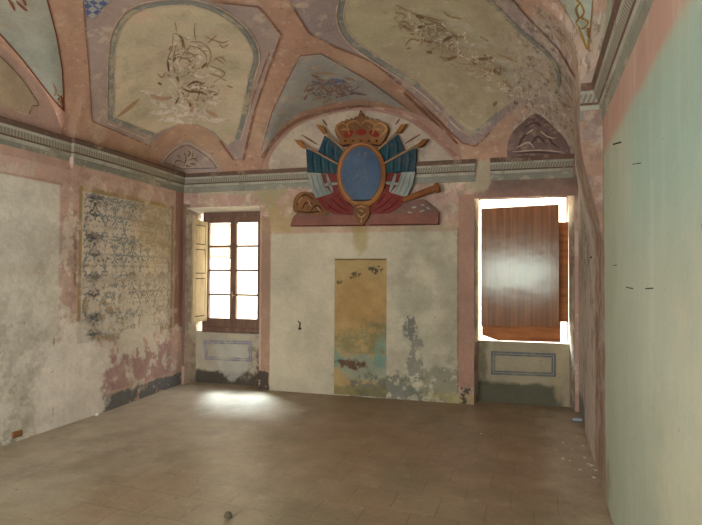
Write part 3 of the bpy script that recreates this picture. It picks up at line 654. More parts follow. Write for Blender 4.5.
# painted arch round the middle lunette and its pale ground
struct(fresco('trim_5', spline([(270, 158), (282, 140), (302, 124), (343, 112), (377, 112), (410, 122), (437, 143), (455, 161)], n=4)+[(455, 168), (268, 173)], paint('lunette_ground', (182, 164, 144), (174, 160, 138), (190, 172, 146), 0.56), 0.004, None, step=4, jit=0.4))
arc = spline([(262, 158), (275, 138), (299, 119.5), (343, 107.5), (377, 107.5), (412, 118.5), (442, 142), (461, 162)], n=5)
struct(strokes('trim_6', [(arc, 3.2)], paint('arch_red_line', (162, 118, 100), (152, 112, 94), (184, 156, 132), 0.56), 0.008, None, 0.3))

# ------------------------------------------------------------------ crowned shield with flags on the back wall
K = empty('coat_of_arms', backpt(362, 222, 0.05))
tag(K, 'coat of arms on back wall with blue oval shield, gold crown, four flags and cannon', 'coat of arms')
def cut(name, poly, mat, o0, o1, parent=K, holes=None, bevel=0.006):
    """a shape cut from board, standing between o0 and o1 metres off the back wall"""
    n = len(poly); a = sum(poly[i-1][0]*poly[i][1]-poly[i][0]*poly[i-1][1] for i in range(n))
    if a < 0: poly = poly[::-1]
    V = [backpt(x, y, o1) for x, y in poly]+[backpt(x, y, o1)+Vector((0, o1-o0, 0)) for x, y in poly]
    Fc = [tuple(range(n)), tuple(reversed(range(n, 2*n)))]+[(i, n+i, n+(i+1) % n, (i+1) % n) for i in range(n)]
    return mesh(name, V, Fc, mat, parent)
c1 = lambda p: cr(270, 100, 3.75, p)
def pm(name, c, c2=None, **k): return paint(name, c, c2, (150, 124, 96), 0.68, wsc=9, **k)
M_navy = pm('flag_blue', (44, 66, 76), (38, 74, 70)); M_fwhite = pm('flag_white', (150, 152, 140), (128, 136, 128)); M_fred = pm('flag_red', (124, 56, 50), (108, 46, 42))
M_gold = pm('emblem_gold', (150, 100, 52), (124, 78, 44)); M_oval = pm('shield_blue', (80, 98, 116), (66, 84, 104)); M_plinth = pm('plinth_red', (134, 90, 76), (122, 82, 70)); M_ptop = pm('plinth_top', (124, 92, 80), (108, 84, 74))
M_polem = pm('pole_tan', (158, 124, 94)); M_crimson = pm('crown_red', (128, 46, 30)); M_shad = pm('fold_dark', (30, 46, 52)); M_fgrey = pm('fold_grey', (112, 116, 108))
pl_ = cut('plinth', c1([(75, 472), (86, 440), (632, 420), (630, 466)]), M_plinth, 0.0, 0.10)
cut('plinth_top', c1([(86, 440), (118, 405), (300, 395), (575, 372), (632, 421)]), M_ptop, 0.0, 0.09)
strokes_on = []
def flat_strokes(name, lines, mat, off, parent):
    V, Fc = [], []
    for pts, w in lines:
        pts = densify(pts, 1.5, False); L, R = ribbon_poly(pts, w, False, True); k = len(V)
        for a, b in zip(L, R): V += [backpt(*a, off), backpt(*b, off)]
        Fc += [(k+2*i, k+2*i+1, k+2*i+3, k+2*i+2) for i in range(len(pts)-1)]
    return mesh(name, V, Fc, mat, parent)
flat_strokes('stone_marks', [(c1(p), 1.8) for p in ([(530, 405), (550, 400)], [(560, 420), (580, 412)], [(585, 402), (600, 410)], [(515, 420), (535, 425)], [(565, 392), (580, 396)])], M_fwhite, 0.093, pl_)
flat_strokes('lower_edge', [(c1([(76, 472), (340, 470), (630, 464)]), 1.3)], pm('dark_red_edge', (82, 40, 32)), 0.103, pl_)
# cannon at right, armour at left
mid = [backpt(*c1([q])[0], 0.10) for q in ((500, 376), (560, 352), (612, 334), (632, 328))]
cn = MB().tube(mid, [0.035, 0.038, 0.042, 0.052], 14).build('cannon_barrel', pm('cannon_bronze', (150, 96, 52), (128, 80, 44)), K, True)
MB().tube([mid[2]+(mid[3]-mid[2])*0.35, mid[3]+(mid[3]-mid[2])*0.2], [0.06, 0.062], 14).build('muzzle_ring', M_gold, cn, True)
arm = spline(c1([(92, 420), (88, 380), (104, 352), (135, 343), (170, 360), (205, 400), (215, 430), (150, 430)]), True, 4)
ar = cut('armour', arm, pm('armour_brown', (136, 96, 58), (108, 76, 46)), 0.0, 0.10)
flat_strokes('armour_line', [(spline(c1(p), n=4), 1.6) for p in ([(100, 400), (110, 370), (135, 355), (165, 375)], [(120, 410), (135, 385), (160, 390)], [(150, 420), (175, 395), (195, 410)], [(100, 415), (140, 422), (200, 415)])], pm('armour_dark', (66, 42, 26)), 0.104, ar)
flat_strokes('armour_glint', [(spline(c1(p), n=4), 1.4) for p in ([(105, 385), (120, 362)], [(140, 372), (155, 400)], [(175, 400), (190, 418)])], M_polem, 0.105, ar)
def flag(side, outer):
    X = (lambda p: c1(p)) if side < 0 else (lambda p: c1([(684-x, y-3) for x, y in p]))
    o = 0.105 if outer else 0.085
    if outer:
        top = [(135, 182), (190, 205), (250, 238), (250, 278), (200, 272), (140, 272)]
        wh = [(140, 272), (190, 274), (205, 320), (232, 350), (185, 370), (172, 368), (150, 320)]
        rd = [(172, 368), (232, 350), (262, 345), (290, 385), (318, 405), (316, 430), (240, 428), (200, 405)]
        fl = [([(160, 195), (158, 232), (165, 270)], 1.5), ([(188, 208), (190, 240), (194, 272)], 1.6), ([(218, 222), (220, 250), (222, 274)], 1.4)]
    else:
        top = [(205, 132), (240, 160), (276, 192), (262, 225), (250, 240), (176, 205)]
        wh = [(190, 280), (260, 270), (264, 345), (240, 365), (205, 330)]
        rd = wh; fl = [([(212, 145), (204, 175), (205, 212)], 1.6), ([(238, 162), (235, 190), (240, 230)], 1.6)]
    f = cut('flag', X(top), M_navy, 0.0, o)
    if outer:
        cut('white_stripe', X(wh), M_fwhite, 0.0, o+0.002, f); cut('red_stripe', X(rd), M_fred, 0.0, o+0.004, f)
        flat_strokes('white_fold', [(X(p), 1.3) for p in ([(155, 278), (165, 325), (186, 366)], [(172, 276), (186, 320), (204, 360)], [(186, 278), (200, 318), (218, 352)])], M_fgrey, o+0.008, f)
        flat_strokes('red_fold', [(X(p), 1.4) for p in ([(200, 375), (230, 405), (270, 425)], [(225, 365), (262, 400), (300, 420)], [(250, 355), (285, 398)])], pm('fold_red_dark', (88, 30, 30)), o+0.010, f)
    else:
        cut('red_quarter', X(rd), M_fred, 0.0, o+0.006, f)
        flat_strokes('white_cross', [(X([(212, 278), (222, 310), (236, 348)]), 3.2), (X([(192, 318), (226, 316), (262, 312)]), 3.0)], M_fwhite, o+0.024, f)
    flat_strokes('blue_fold', [(X(p), w) for p, w in fl], M_shad, o+0.004, f)
    flat_strokes('blue_glint', [(X([(x+9, y) for x, y in p]), w*0.7) for p, w in fl], pm('fold_blue_light', (52, 92, 110)), o+0.005, f)
    a, b = ((108, 158), (258, 242)) if outer else ((190, 106), (284, 194))
    pa, pb = X([a, b]); q = [backpt(*pa, o+0.02), backpt(*pb, o+0.02)]
    pole = MB().tube(q, 0.013, 8).build('flag_pole', M_polem, K, True)
    pts = [X([p])[0] for p in (((90, 148), (112, 150), (122, 160), (132, 178), (118, 178), (104, 166)) if outer else ((172, 92), (192, 94), (202, 106), (212, 124), (196, 124), (186, 112)))]
    cut('spearhead', pts, M_gold, o-0.02, o+0.04, pole)
    hd = ((118, 130), (180, 168)) if outer else ((196, 72), (214, 96))
    flat_strokes('rear_pole', [(X(list(hd)), 1.8)], pm('rear_pole_brown', (120, 82, 66)), 0.012, pole)
for s_ in (-1, 1):
    flag(s_, False); flag(s_, True)
# crown, oval shield, frame, garland
cb = c1([(262, 166), (415, 166), (420, 145), (340, 150), (262, 145)])
crn = cut('crown', spline(c1([(262, 162), (244, 120), (250, 92), (275, 80), (300, 72), (325, 66), (340, 42), (355, 66), (385, 72), (412, 80), (438, 92), (440, 120), (420, 162)]), False, 3), pm('crown_ground', (140, 104, 72), (112, 78, 52)), 0.0, 0.10)
flat_strokes('crown_cap', [(c1(p), 6.5) for p in ([(275, 138), (312, 118)], [(322, 122), (362, 120)], [(372, 118), (410, 134)])], M_crimson, 0.106, crn)
flat_strokes('crown_arch', [(spline(c1(p), n=4), 2.0) for p in ([(270, 140), (248, 108), (268, 86), (290, 98)], [(298, 130), (290, 92), (318, 78), (338, 92)], [(342, 92), (362, 78), (392, 92), (384, 130)], [(392, 98), (412, 86), (436, 108), (412, 140)], [(262, 112), (300, 108)], [(382, 108), (420, 112)])], pm('bright_gold', (178, 132, 76), (150, 106, 60)), 0.110, crn)
MBp = MB()
for x, y in c1([(246, 112), (252, 96), (270, 84), (286, 76), (304, 72), (320, 66), (362, 66), (380, 72), (398, 76), (414, 84), (430, 94), (440, 110), (278, 104), (312, 100), (342, 96), (372, 100), (406, 104)]):
    q = backpt(x, y, 0.10); MBp.tube([q+Vector((0, 0.01, 0)), q+Vector((0, -0.012, 0))], [0.020, 0.012], 8)
MBp.build('crown_pearl', pm('pearl_gold', (168, 128, 82), (140, 100, 60)), crn, True)
cut('crown_band', c1([(266, 168), (262, 148), (340, 140), (420, 148), (414, 168), (340, 160)]), M_gold, 0.0, 0.115, crn)
flat_strokes('crown_jewel', [(c1([(x-6, 154), (x+6, 153)]), 3) for x in (282, 312, 341, 370, 400)], pm('jewel_green', (56, 60, 36)), 0.118, crn)
MB().tube([backpt(*c1([(340, 60)])[0], 0.09), backpt(*c1([(340, 40)])[0], 0.09)], [0.022, 0.012], 8).build('crown_finial', M_gold, crn, True)
ell = lambda cx, cy_, rx, ry, n=40: [(cx+rx*math.cos(2*math.pi*i/n), cy_+ry*math.sin(2*math.pi*i/n)) for i in range(n)]
cut('shield_frame', c1([(x, y+(4 if y > 300 else 0)) for x, y in ell(342, 277, 92, 122)]), M_gold, 0.0, 0.14)
sh = cut('oval_shield', c1([(x, min(y, 374)) for x, y in ell(342, 278, 74, 104)]), M_oval, 0.0, 0.15)
flat_strokes('lower_shadow_line', [(c1([(298, 375), (342, 377), (384, 374)]), 1.6)], M_shad, 0.153, sh)
flat_strokes('frame_moulding', [(c1(ell(342, 277, 83, 113, 40)[3:-3]), 1.6)], pm('frame_light', (164, 118, 78)), 0.144, K)
gr_ = cut('garland', spline(c1([(318, 395), (342, 388), (368, 395), (372, 430), (350, 465), (336, 465), (315, 430)]), True, 4), pm('garland_gold', (122, 86, 52), (98, 68, 42)), 0.0, 0.145)
flat_strokes('garland_glint', [(spline(c1(p), n=4), 1.5) for p in ([(325, 405), (342, 398), (358, 405)], [(325, 425), (342, 440), (360, 425)], [(342, 445), (342, 462)], [(334, 412), (350, 418)])], pm('garland_light', (158, 120, 80)), 0.148, gr_)

# ------------------------------------------------------------------ painted panels on the walls
def wallpanel(name, mat, axis, u0, u1, z0, z1, off, du=0.12, parent=None, thick=0.0):
    n = max(1, int((u1-u0)/du)); mz = max(1, int((z1-z0)/0.12)); V, Fc = [], []
    for j in range(mz+1):
        z = z0+(z1-z0)*j/mz
        for i in range(n+1):
            u = u0+(u1-u0)*i/n
            V.append((XL(u, z)+off, u, z) if axis == 'y' else (u, YB(u)-off, z))
    for j in range(mz):
        for i in range(n): Fc.append((j*(n+1)+i, j*(n+1)+i+1, (j+1)*(n+1)+i+1, (j+1)*(n+1)+i))
    return mesh(name, V, Fc, mat, parent)
o = empty('stencilled_panel', (-4.33, 5.08, 0.8))
tag(o, 'stencilled damask panel, blue-grey on cream and flaking, on the left wall beside the open window', 'wall painting')
PANEL = [('box', (160, 134, 84), 0.9, 4.25, 4.30, 0.7, 2.5, 0.01, 0.006), ('box', (160, 134, 84), 0.9, 4.2, 6.0, 2.40, 2.5, 0.01, 0.006), ('box', (156, 132, 86), 0.9, 5.86, 6.0, 0.7, 2.5, 0.01, 0.006), ('box', (160, 130, 84), 0.8, 4.2, 6.0, 0.78, 0.85, 0.01, 0.02),
         ('blob', (196, 168, 116), 0.6, 5.5, 2.1, 0.4, 0.5, 0.5, 0.6, (0.45, 4, 0.08)), ('blob', (172, 140, 96), 0.6, 4.6, 1.1, 0.5, 0.2, 0.5, 0.8, (0.48, 5, 0.05))]
wallpanel('panel_ground', wall_mat('stencil_ground', (204, 192, 172), PANEL, 'y', PEEL_L), 'y', 4.26, 5.90, 0.80, 2.45, 0.004, parent=o)
V, Fc = [], []
def petal(y, z, L, w, ang):
    ca, sa = math.cos(ang), math.sin(ang); k = len(V); n = 8
    for i in range(n):
        a = 2*math.pi*i/n; px, pz = L/2*1.12*math.cos(a), w*0.62*math.sin(a)*(1-0.3*math.cos(a))
        yy, zz = y+px*ca-pz*sa, z+px*sa+pz*ca; V.append((XL(yy, zz)+0.007, yy, zz))
    Fc.append(tuple(range(k, k+n)))
def scroll(y, z, r, a0, a1, w=0.016, squash=1.0, n=6):
    for i in range(n):
        a = a0+(a1-a0)*(i+0.5)/n; petal(y+r*math.cos(a), z+r*squash*math.sin(a), abs(a1-a0)*r/n*0.86, w, a+math.pi/2)
TW, TH = 0.60, 0.43
def motif(y, z):
    for k_ in range(7): a = math.pi/2+(k_-3)*0.42; petal(y+0.062*math.cos(a), z+0.03+0.062*math.sin(a), 0.062, 0.019, a)
    scroll(y, z+0.03, 0.112, 0.1*math.pi, 0.9*math.pi, 0.017, 0.95, 8); petal(y, z+0.03, 0.03, 0.03, 0)
    for s in (-1, 1):
        petal(y+s*0.025, z-0.04, 0.05, 0.016, math.pi/2+s*0.5); petal(y+s*0.055, z-0.055, 0.05, 0.016, math.pi/2+s*1.0)
        petal(y+s*0.03, z-0.10, 0.05, 0.017, s*0.5); scroll(y+s*0.10, z-0.06, 0.05, 0, s*-2.6, 0.013, 1, 4)
        petal(y+s*0.06, z-0.16, 0.05, 0.016, s*-0.4); petal(y+s*0.12, z-0.15, 0.045, 0.014, s*0.3)
    petal(y, z-0.075, 0.06, 0.02, math.pi/2); petal(y, z-0.135, 0.04, 0.02, math.pi/2)
def urn(y, z):
    for s in (-1, 1):
        scroll(y+s*0.07, z-0.02, 0.085, math.pi/2 if s > 0 else math.pi/2, (math.pi/2-math.pi*1.15) if s > 0 else (math.pi/2+math.pi*1.15), 0.018, 1.15, 8)
        scroll(y+s*0.06, z-0.03, 0.04, -0.2, s*-2.8-0.2, 0.014, 1.2, 5); petal(y+s*0.035, z+0.02, 0.07, 0.018, math.pi/2-s*0.25)
        petal(y+s*0.05, z+0.10, 0.05, 0.016, s*0.3); petal(y+s*0.10, z+0.13, 0.05, 0.015, s*0.2); petal(y+s*0.03, z-0.15, 0.05, 0.016, -s*0.7)
    petal(y, z+0.14, 0.06, 0.02, 0); petal(y, z+0.10, 0.04, 0.018, math.pi/2); petal(y, z-0.02, 0.10, 0.018, math.pi/2); petal(y, z-0.11, 0.05, 0.02, math.pi/2)
    petal(y, z-0.18, 0.04, 0.02, math.pi/2)
R3 = random.Random(5); FILL = [(R3.uniform(0.01, 0.15), R3.uniform(-TH/2, TH/2), R3.uniform(0.03, 0.055), R3.uniform(0.010, 0.016), R3.uniform(0, 3.1)) for _ in range(34)]
for r_ in range(4):
    zz = 2.26-r_*TH
    for c_ in range(3):
        y0 = 4.47+c_*TW
        if zz > 0.9:
            for hy, hz_, L_, w__, an in FILL:
                for base in (y0, y0+TW/2):
                    for s_ in (-1, 1):
                        yy = base+s_*hy
                        if 4.32 < yy < 5.84 and 0.86 < zz+hz_ < 2.38: petal(yy, zz+hz_, L_, w__, an if s_ > 0 else math.pi-an)
            if y0 < 5.8: motif(y0, zz)
            if y0+TW/2 < 5.78: urn(y0+TW/2, zz-0.02)
for i in range(130):
    z_ = 2.37-(i % 5)*TH*0.99+rnd.uniform(-0.01, 0.01)
    if z_ > 0.86: petal(4.34+1.5*(i//5)/26+0.01, z_, 0.035, 0.014, rnd.choice((0.5, -0.5)))
t = NT('stencil_pigment'); col = t.mix(t.step(t.y, 4.9, 5.7), lin((146, 150, 146)), lin((168, 154, 134)))
col = t.mix(t.step(t.noise(3, 5, 0.6), 0.5, 0.7), col, lin((142, 134, 118)))
col = t.mix(t.ma('MULTIPLY', t.step(t.noise(11, 8, 0.7), 0.56, 0.64), 0.8), col, lin((196, 186, 164)))
col = layers_on(t, col, t.y, t.z, PEEL_L+[('blob', (182, 164, 128), 0.75, 5.5, 2.1, 0.3, 0.35, 0.5, 0.6)]); mesh('damask_pattern', V, Fc, t.done(t.mottle(col)), o)

OCH = [('blob', (160, 122, 72), 0.55, -1.85, 1.15, 0.4, 0.35, 0.6, 0.4), ('blob', (116, 116, 82), 0.7, -1.65, 0.72, 0.5, 0.2, 0.5, 0.8, (0.46, 6, 0.06)),
       ('blob', (138, 146, 124), 0.85, -1.72, 0.36, 0.5, 0.17, 0.2, 0.6), ('blob', (98, 138, 124), 0.7, -2.15, 0.48, 0.12, 0.14, 0.3, 0.7, (0.45, 7, 0.05)),
       ('blob', (112, 146, 130), 0.7, -1.55, 0.55, 0.1, 0.2, 0.3, 0.7, (0.45, 7, 0.05)), ('blob', (92, 56, 34), 0.85, -2.05, 0.40, 0.22, 0.06, 0.25, 0.9, (0.46, 8, 0.04)),
       ('blob', (112, 108, 92), 0.9, -1.62, 0.1, 0.4, 0.16, 0.2, 0.9, (0.45, 8, 0.03)), ('box', (110, 110, 72), 0.6, -2.2, -1.5, 0.0, 0.12, 0.04, 0.04),
       ('blob', (66, 64, 50), 0.85, -1.62, 1.60, 0.11, 0.04, 0.15, 1.4, (0.48, 16, 0.02)), ('blob', (70, 66, 52), 0.8, -1.92, 1.52, 0.12, 0.04, 0.15, 1.4, (0.5, 16, 0.02)), ('blob', (70, 66, 52), 0.7, -2.12, 1.44, 0.05, 0.03, 0.15, 1.2, (0.48, 16, 0.02)),
       ('box', (96, 74, 46), 0.8, -2.195, -1.50, 1.715, 1.76, 0.006, 0.004)]
tag(wallpanel('ochre_panel', wall_mat('ochre_paint', (164, 140, 94), OCH, 'x', mott=(0.8, 1.15, 4, 0.08)), 'x', -2.19, -1.515, 0.012, 1.735, 0.004),
    'tall ochre-yellow painted panel, peeling to green and brown at its foot, on the back wall', 'wall painting')
def outline_panel(corners, w, mat, label, depth):
    """a painted rectangle outline in the niche, under the window"""
    P = [backpt(x, y, -depth+0.004) for x, y in corners]; cc = sum(P, Vector())/4; V, Fc = [], []
    def ring(s0, s1, k0):
        for s in (s0, s1):
            for i in range(4):
                e1 = (P[(i+1) % 4]-P[i]).normalized(); e0 = (P[i-1]-P[i]).normalized(); V.append(P[i]+(e0+e1)*s)
        for i in range(4): Fc.append((k0+i, k0+(i+1) % 4, k0+4+(i+1) % 4, k0+4+i))
    ring(0, w*0.45, 0); ring(w*0.6, w, 8)
    o = mesh('painted_outline', V, Fc, mat); tag(o, label, 'wall painting'); return o
outline_panel([(203.5, 340), (252, 341), (252, 362), (205, 359.5)], 0.05, wall_mat('faded_blue_line', (132, 130, 140), [('blob', (176, 170, 150), 0.85, -3.85, 0.42, 0.14, 0.10, 0.3, 0.5), ('blob', (180, 172, 150), 0.5, -3.9, 0.55, 0.5, 0.4, 0.5, 0.6, (0.5, 9, 0.05))], 'x'), 'faded blue painted rectangle outline under the open window', 0.2)
outline_panel([(491, 351), (556, 353.5), (556, 377), (491, 374.5)], 0.05, wall_mat('slate_blue_line', (104, 110, 112), [('blob', (140, 134, 108), 0.6, 0.1, 0.5, 0.8, 0.4, 0.5, 0.9, (0.5, 8, 0.05))], 'x'), 'slate blue painted rectangle outline under the boarded window', 0.2)

# ------------------------------------------------------------------ window with open shutter
def wx(px, py, d): p = backpt(px, py, -d); return p.x, p.z
t = NT('old_window_wood'); t.b.inputs['Roughness'].default_value = 0.6
M_wood = t.done(t.mottle(t.mix(t.step(t.noise(14, 5, 0.6, stretch=(1, 1, 0.15)), 0.4, 0.7), lin((104, 78, 64)), lin((126, 98, 80))), 0.85, 1.15, 8))
win = empty('window_1', (-3.8, YB(-3.8)+0.22, 0.72)); struct(win, 'dark wood casement window of eight panes, left shutter open', 'window')
def fr(d0): return lambda p: Vector((p.x, YB(p.x)+p.y, p.z))
def bar(mb, x0, y0, x1, y1, d0, d1, dref=0.2):
    xa, xb = wx(x0, 270, dref)[0], wx(x1, 270, dref)[0]; za, zb = wx(232, y1, dref)[1], wx(232, y0, dref)[1]; mb.box(xa, xb, d0, d1, za, zb, fr(0))
mb = MB(); YT, YB_ = 212.5, 331.5
bar(mb, 202.5, YT-3, 207.0, YB_+2, 0.20, 0.28); bar(mb, 260.0, YT-3, 264.5, YB_+2, 0.20, 0.28); bar(mb, 207.0, YT-3, 260.0, 218.5, 0.20, 0.28); bar(mb, 207, 327.0, 260, YB_+2, 0.20, 0.28)
mb.build('window_frame', M_wood, win, bevel=0.004)
sb = MB(); bar(sb, 204.5, 327.3, 261, 331.8, 0.17, 0.205); sb.build('window_sill', M_wood, win, bevel=0.005)
t = NT('dusty_glass')
for n_ in list(t.n):
    if n_.type == 'BSDF_PRINCIPLED': t.n.remove(n_)
out = t.n['Material Output']; tr = t.n.new('ShaderNodeBsdfTransparent'); tr.inputs[0].default_value = (0.95, 0.95, 0.93, 1)
df = t.n.new('ShaderNodeBsdfTranslucent'); df.inputs[0].default_value = (0.62, 0.54, 0.42, 1); ms = t.n.new('ShaderNodeMixShader')
dirt = t.ma('MULTIPLY', t.step(t.z, 1.65, 1.95), 0.35); dirt = t.ma('ADD', t.ma('MULTIPLY', t.step(t.noise(5, 5, 0.6), 0.4, 0.7), dirt), t.ma('MULTIPLY', t.step(t.z, 1.6, 2.1), 0.12))
t.inp(ms.inputs[0], dirt); t.t.links.new(tr.outputs[0], ms.inputs[1]); t.t.links.new(df.outputs[0], ms.inputs[2])
gl = t.n.new('ShaderNodeBsdfGlossy'); gl.inputs['Roughness'].default_value = 0.05; m2 = t.n.new('ShaderNodeMixShader'); m2.inputs[0].default_value = 0.05
t.t.links.new(ms.outputs[0], m2.inputs[1]); t.t.links.new(gl.outputs[0], m2.inputs[2]); t.t.links.new(m2.outputs[0], out.inputs[0]); M_glass = t.m
for (a, b) in ((206.5, 233.4), (233.5, 260.5)):
    s = MB(); il = 209.4 if a < 220 else 236.4; ir = 230.5 if a < 220 else 257.8
    bar(s, a, 217.5, il, 327.5, 0.185, 0.235); bar(s, ir, 217.5, b, 327.5, 0.185, 0.235)
    bar(s, il, 217.5, ir, 222.6, 0.185, 0.235); bar(s, il, 318.4, ir, 327.5, 0.185, 0.235)
    so_ = s.build('sash', M_wood, win, bevel=0.003)
    mt = MB()
    for (u, v) in ((245.2, 247.2), (269.3, 271.4), (293.8, 295.8)): bar(mt, il-0.3, u, ir+0.3, v, 0.195, 0.225)
    mt.build('glazing_bar', M_wood, so_)
    g = MB(); bar(g, il-0.5, 222, ir+0.5, 319, 0.208, 0.212); g.build('pane', M_glass, so_)
h = MB(); xh, zh = wx(232.5, 295, 0.18); h.tube([fr(0)(Vector((xh, 0.17, zh-0.05))), fr(0)(Vector((xh, 0.17, zh+0.05)))], 0.008, 8); h.tube([fr(0)(Vector((xh, 0.19, zh))), fr(0)(Vector((xh, 0.15, zh))), fr(0)(Vector((xh+0.05, 0.145, zh-0.01)))], 0.007, 8)
h.build('window_handle', simple('pale_brass', (150, 134, 104), 0.4), win, True)
# shutter leaf, folded back into the room on its hinges
t = NT('shutter_paint'); M_shut = t.done(t.mottle(t.mix(t.ma('MULTIPLY', t.step(t.noise(9, 7, 0.7, stretch=(1, 1, 0.3)), 0.52, 0.62), 0.5), lin((172, 154, 122)), lin((128, 104, 76))), 0.88, 1.1, 6))
hx, hz1 = wx(207.4, 222, 0.19); _, hz0 = wx(207.4, 320.5, 0.19)
hp = Vector((hx, YB(hx)+0.19, 0)); fp = backpt(193.2, 222, 0.155); fp = Vector((fp.x, fp.y, 0)); ax = (fp-hp); wd = ax.length; ax.normalize(); nx = Vector((-ax.y, ax.x, 0))
fs_ = lambda p: hp+ax*p.x+nx*p.y+Vector((0, 0, p.z))
shu = MB(); shu.box(0, 0.05, -0.014, 0.014, hz0, hz1, fs_); shu.box(wd-0.05, wd, -0.014, 0.014, hz0, hz1, fs_)
zz = [hz0, hz0+0.07, hz0+0.60, hz0+0.66, hz0+1.0, hz0+1.06, hz1-0.06, hz1]
for i in (0, 2, 4, 6): shu.box(0.05, wd-0.05, -0.014, 0.014, zz[i], zz[i+1], fs_)
so2 = shu.build('shutter', M_shut, win, bevel=0.003)
gp = MB()
for i in (1, 3, 5): gp.box(0.048, wd-0.048, -0.003, 0.003, zz[i]-0.002, zz[i+1]+0.002, fs_)
gp.build('panel_groove', simple('groove_shade_brown', (84, 64, 46)), so2)  # dark brown paints in the shade of the gaps round the panels
pn = MB()
for i in (1, 3, 5): pn.box(0.062, wd-0.062, -0.010, 0.010, zz[i]+0.014, zz[i+1]-0.014, fs_)
pn.build('shutter_panel', M_shut, so2)
hg = MB(); 
for z_ in (hz0+0.15, hz1-0.15): hg.tube([fs_(Vector((0, 0.01, z_-0.05))), fs_(Vector((0, 0.01, z_+0.05)))], 0.010, 8)
M_iron = simple('dark_iron', (52, 44, 38), 0.5, metal=0.6); hg.build('hinge', M_iron, so2, True)
lt = MB(); lt.tube([fs_(Vector((wd-0.03, -0.016, hz0+0.48))), fs_(Vector((wd-0.03, -0.03, hz0+0.52))), fs_(Vector((wd-0.03, -0.016, hz0+0.60)))], 0.006, 6); lt.build('shutter_latch', M_iron, so2, True)

# ------------------------------------------------------------------ boarded window
w2 = empty('window_2', (0.1, YB(0.1)+0.4, 0.735)); struct(w2, 'window opening closed with boards, daylight showing round them', 'window')
f = MB()
for (x0, x1, z0, z1) in ((-0.42, -0.416, 0.735, 2.50), (0.603, 0.615, 0.735, 2.50), (-0.416, 0.603, 2.490, 2.50)): f.box(x0, x1, 0.38, 0.43, z0, z1, fr(0))
f.build('window_frame', M_wood, w2)
def board(name, corners, d, th, mat, turn=0.0):
    V = [backpt(x, y, -(d-turn*(x-481)/78)) for x, y in corners]; n = len(V); V += [v+Vector((0, th, 0)) for v in V]
    return mesh(name, V, [tuple(range(n)), tuple(reversed(range(n, 2*n)))]+[(i, n+i, n+(i+1) % n, (i+1) % n) for i in range(n)], mat)
t = NT('varnished_plywood'); t.b.inputs['Roughness'].default_value = 0.17; t.b.inputs['Specular IOR Level'].default_value = 0.55; t.b.inputs['Specular Tint'].default_value = (0.86, 1.0, 0.84, 1)
gr = t.noise(9, 6, 0.6, stretch=(3, 1, 0.12), dist=0.4)
col = t.mix(t.step(gr, 0.35, 0.65), lin((124, 80, 54)), lin((148, 100, 68))); col = t.mix(t.ma('MULTIPLY', t.step(t.noise(40, 4, 0.6, stretch=(3, 1, 0.06)), 0.5, 0.7), 0.4), col, lin((122, 72, 46)))
t.bump(t.ma('ADD', t.noise(2.5, 3, 0.5, stretch=(1, 1, 1.6)), t.ma('MULTIPLY', gr, 0.15)), 0.12, 0.02); M_ply = t.done(col)
bd = board('plywood_board', [(481, 208.6), (481, 326), (559, 326.5), (559, 204.2)], 0.175, 0.014, M_ply, 0.07)
tag(bd, 'large glossy red-brown plywood board covering the right-hand window', 'board')
t = NT('orange_brown_board'); t.b.inputs['Roughness'].default_value = 0.6
M_bd2 = t.done(t.mottle(t.mix(t.step(t.noise(12, 5, 0.6, stretch=(0.2, 1, 2)), 0.4, 0.65), lin((178, 112, 62)), lin((150, 90, 52))), 0.85, 1.1, 5))
b2 = board('backing_board', [(482.5, 222), (482, 335), (498, 340.5), (560.5, 342.4), (560.5, 322), (568.5, 322), (568.5, 222)], 0.215, 0.018, M_bd2)
tag(b2, 'orange-brown board behind the plywood, showing below and right of it', 'board')

# ------------------------------------------------------------------ outside
bl = empty('building', (-6, 13.2, -5)); tag(bl, 'pale sunlit house front across the street, seen through the open window', 'building')
MB().box(-22, 12, 13.2, 13.6, -5, 9).build('house_wall', simple('cream_render', (176, 166, 144)), bl)
def shut(x, z):
    a = MB()
    for i in range(7): a.box(x, x+0.75, 13.08, 13.16, z+i*0.13, z+i*0.13+0.05)
    a.box(x-0.05, x, 13.05, 13.2, z-0.05, z+0.95); a.box(x+0.75, x+0.8, 13.05, 13.2, z-0.05, z+0.95); a.box(x-0.05, x+0.8, 13.05, 13.2, z+0.9, z+0.95)
    a.build('louvred_shutter', simple('louvre_brown', (74, 58, 46)), bl)
shut(-8.6, 2.0)
MB().box(-8.7, -7.7, 12.98, 13.2, 1.85, 1.93).build('stone_sill', simple('stone', (200, 190, 170)), bl)
o = mesh('street', [(-24, 7.2, -5), (14, 7.2, -5), (14, 13.2, -5), (-24, 13.2, -5)], [(0, 1, 2, 3)], simple('street_paving', (150, 146, 138))); o['kind'] = 'structure'

# ------------------------------------------------------------------ iron pegs, hook, plaster crumbs
def peg(px, py, L, droop, r, label, g=None):
    a = on(px, py, -0.005); d = Vector((-1, 0, -droop)).normalized()
    o = MB().tube([a, a+d*L*0.55, a+d*L*0.65], [r, r*0.9, r*1.3], 8).build('iron_peg', M_iron, None, True); tag(o, label, 'peg', 'iron pegs in the right wall')
peg(621, 142, 0.07, 0.25, 0.0045, 'thick iron peg just below the cornice end, highest in the right wall')
peg(641, 163, 0.06, 0.1, 0.0018, 'thin iron peg in the green right wall, the next one below the cornice end')
peg(633, 289, 0.055, -0.25, 0.0024, 'iron peg at mid-height of the green wall, left one of a level pair')
peg(653, 288, 0.05, 0.1, 0.0022, 'iron peg at mid-height of the green wall, right one of a level pair')
peg(617, 265, 0.04, 0.1, 0.0018, 'iron peg at the edge of the green plaster, just above the level pair')
peg(592, 257, 0.03, 0.2, 0.006, 'small iron stub in the pinkish pier beside the boarded window')
q = backpt(300, 325, 0.0)
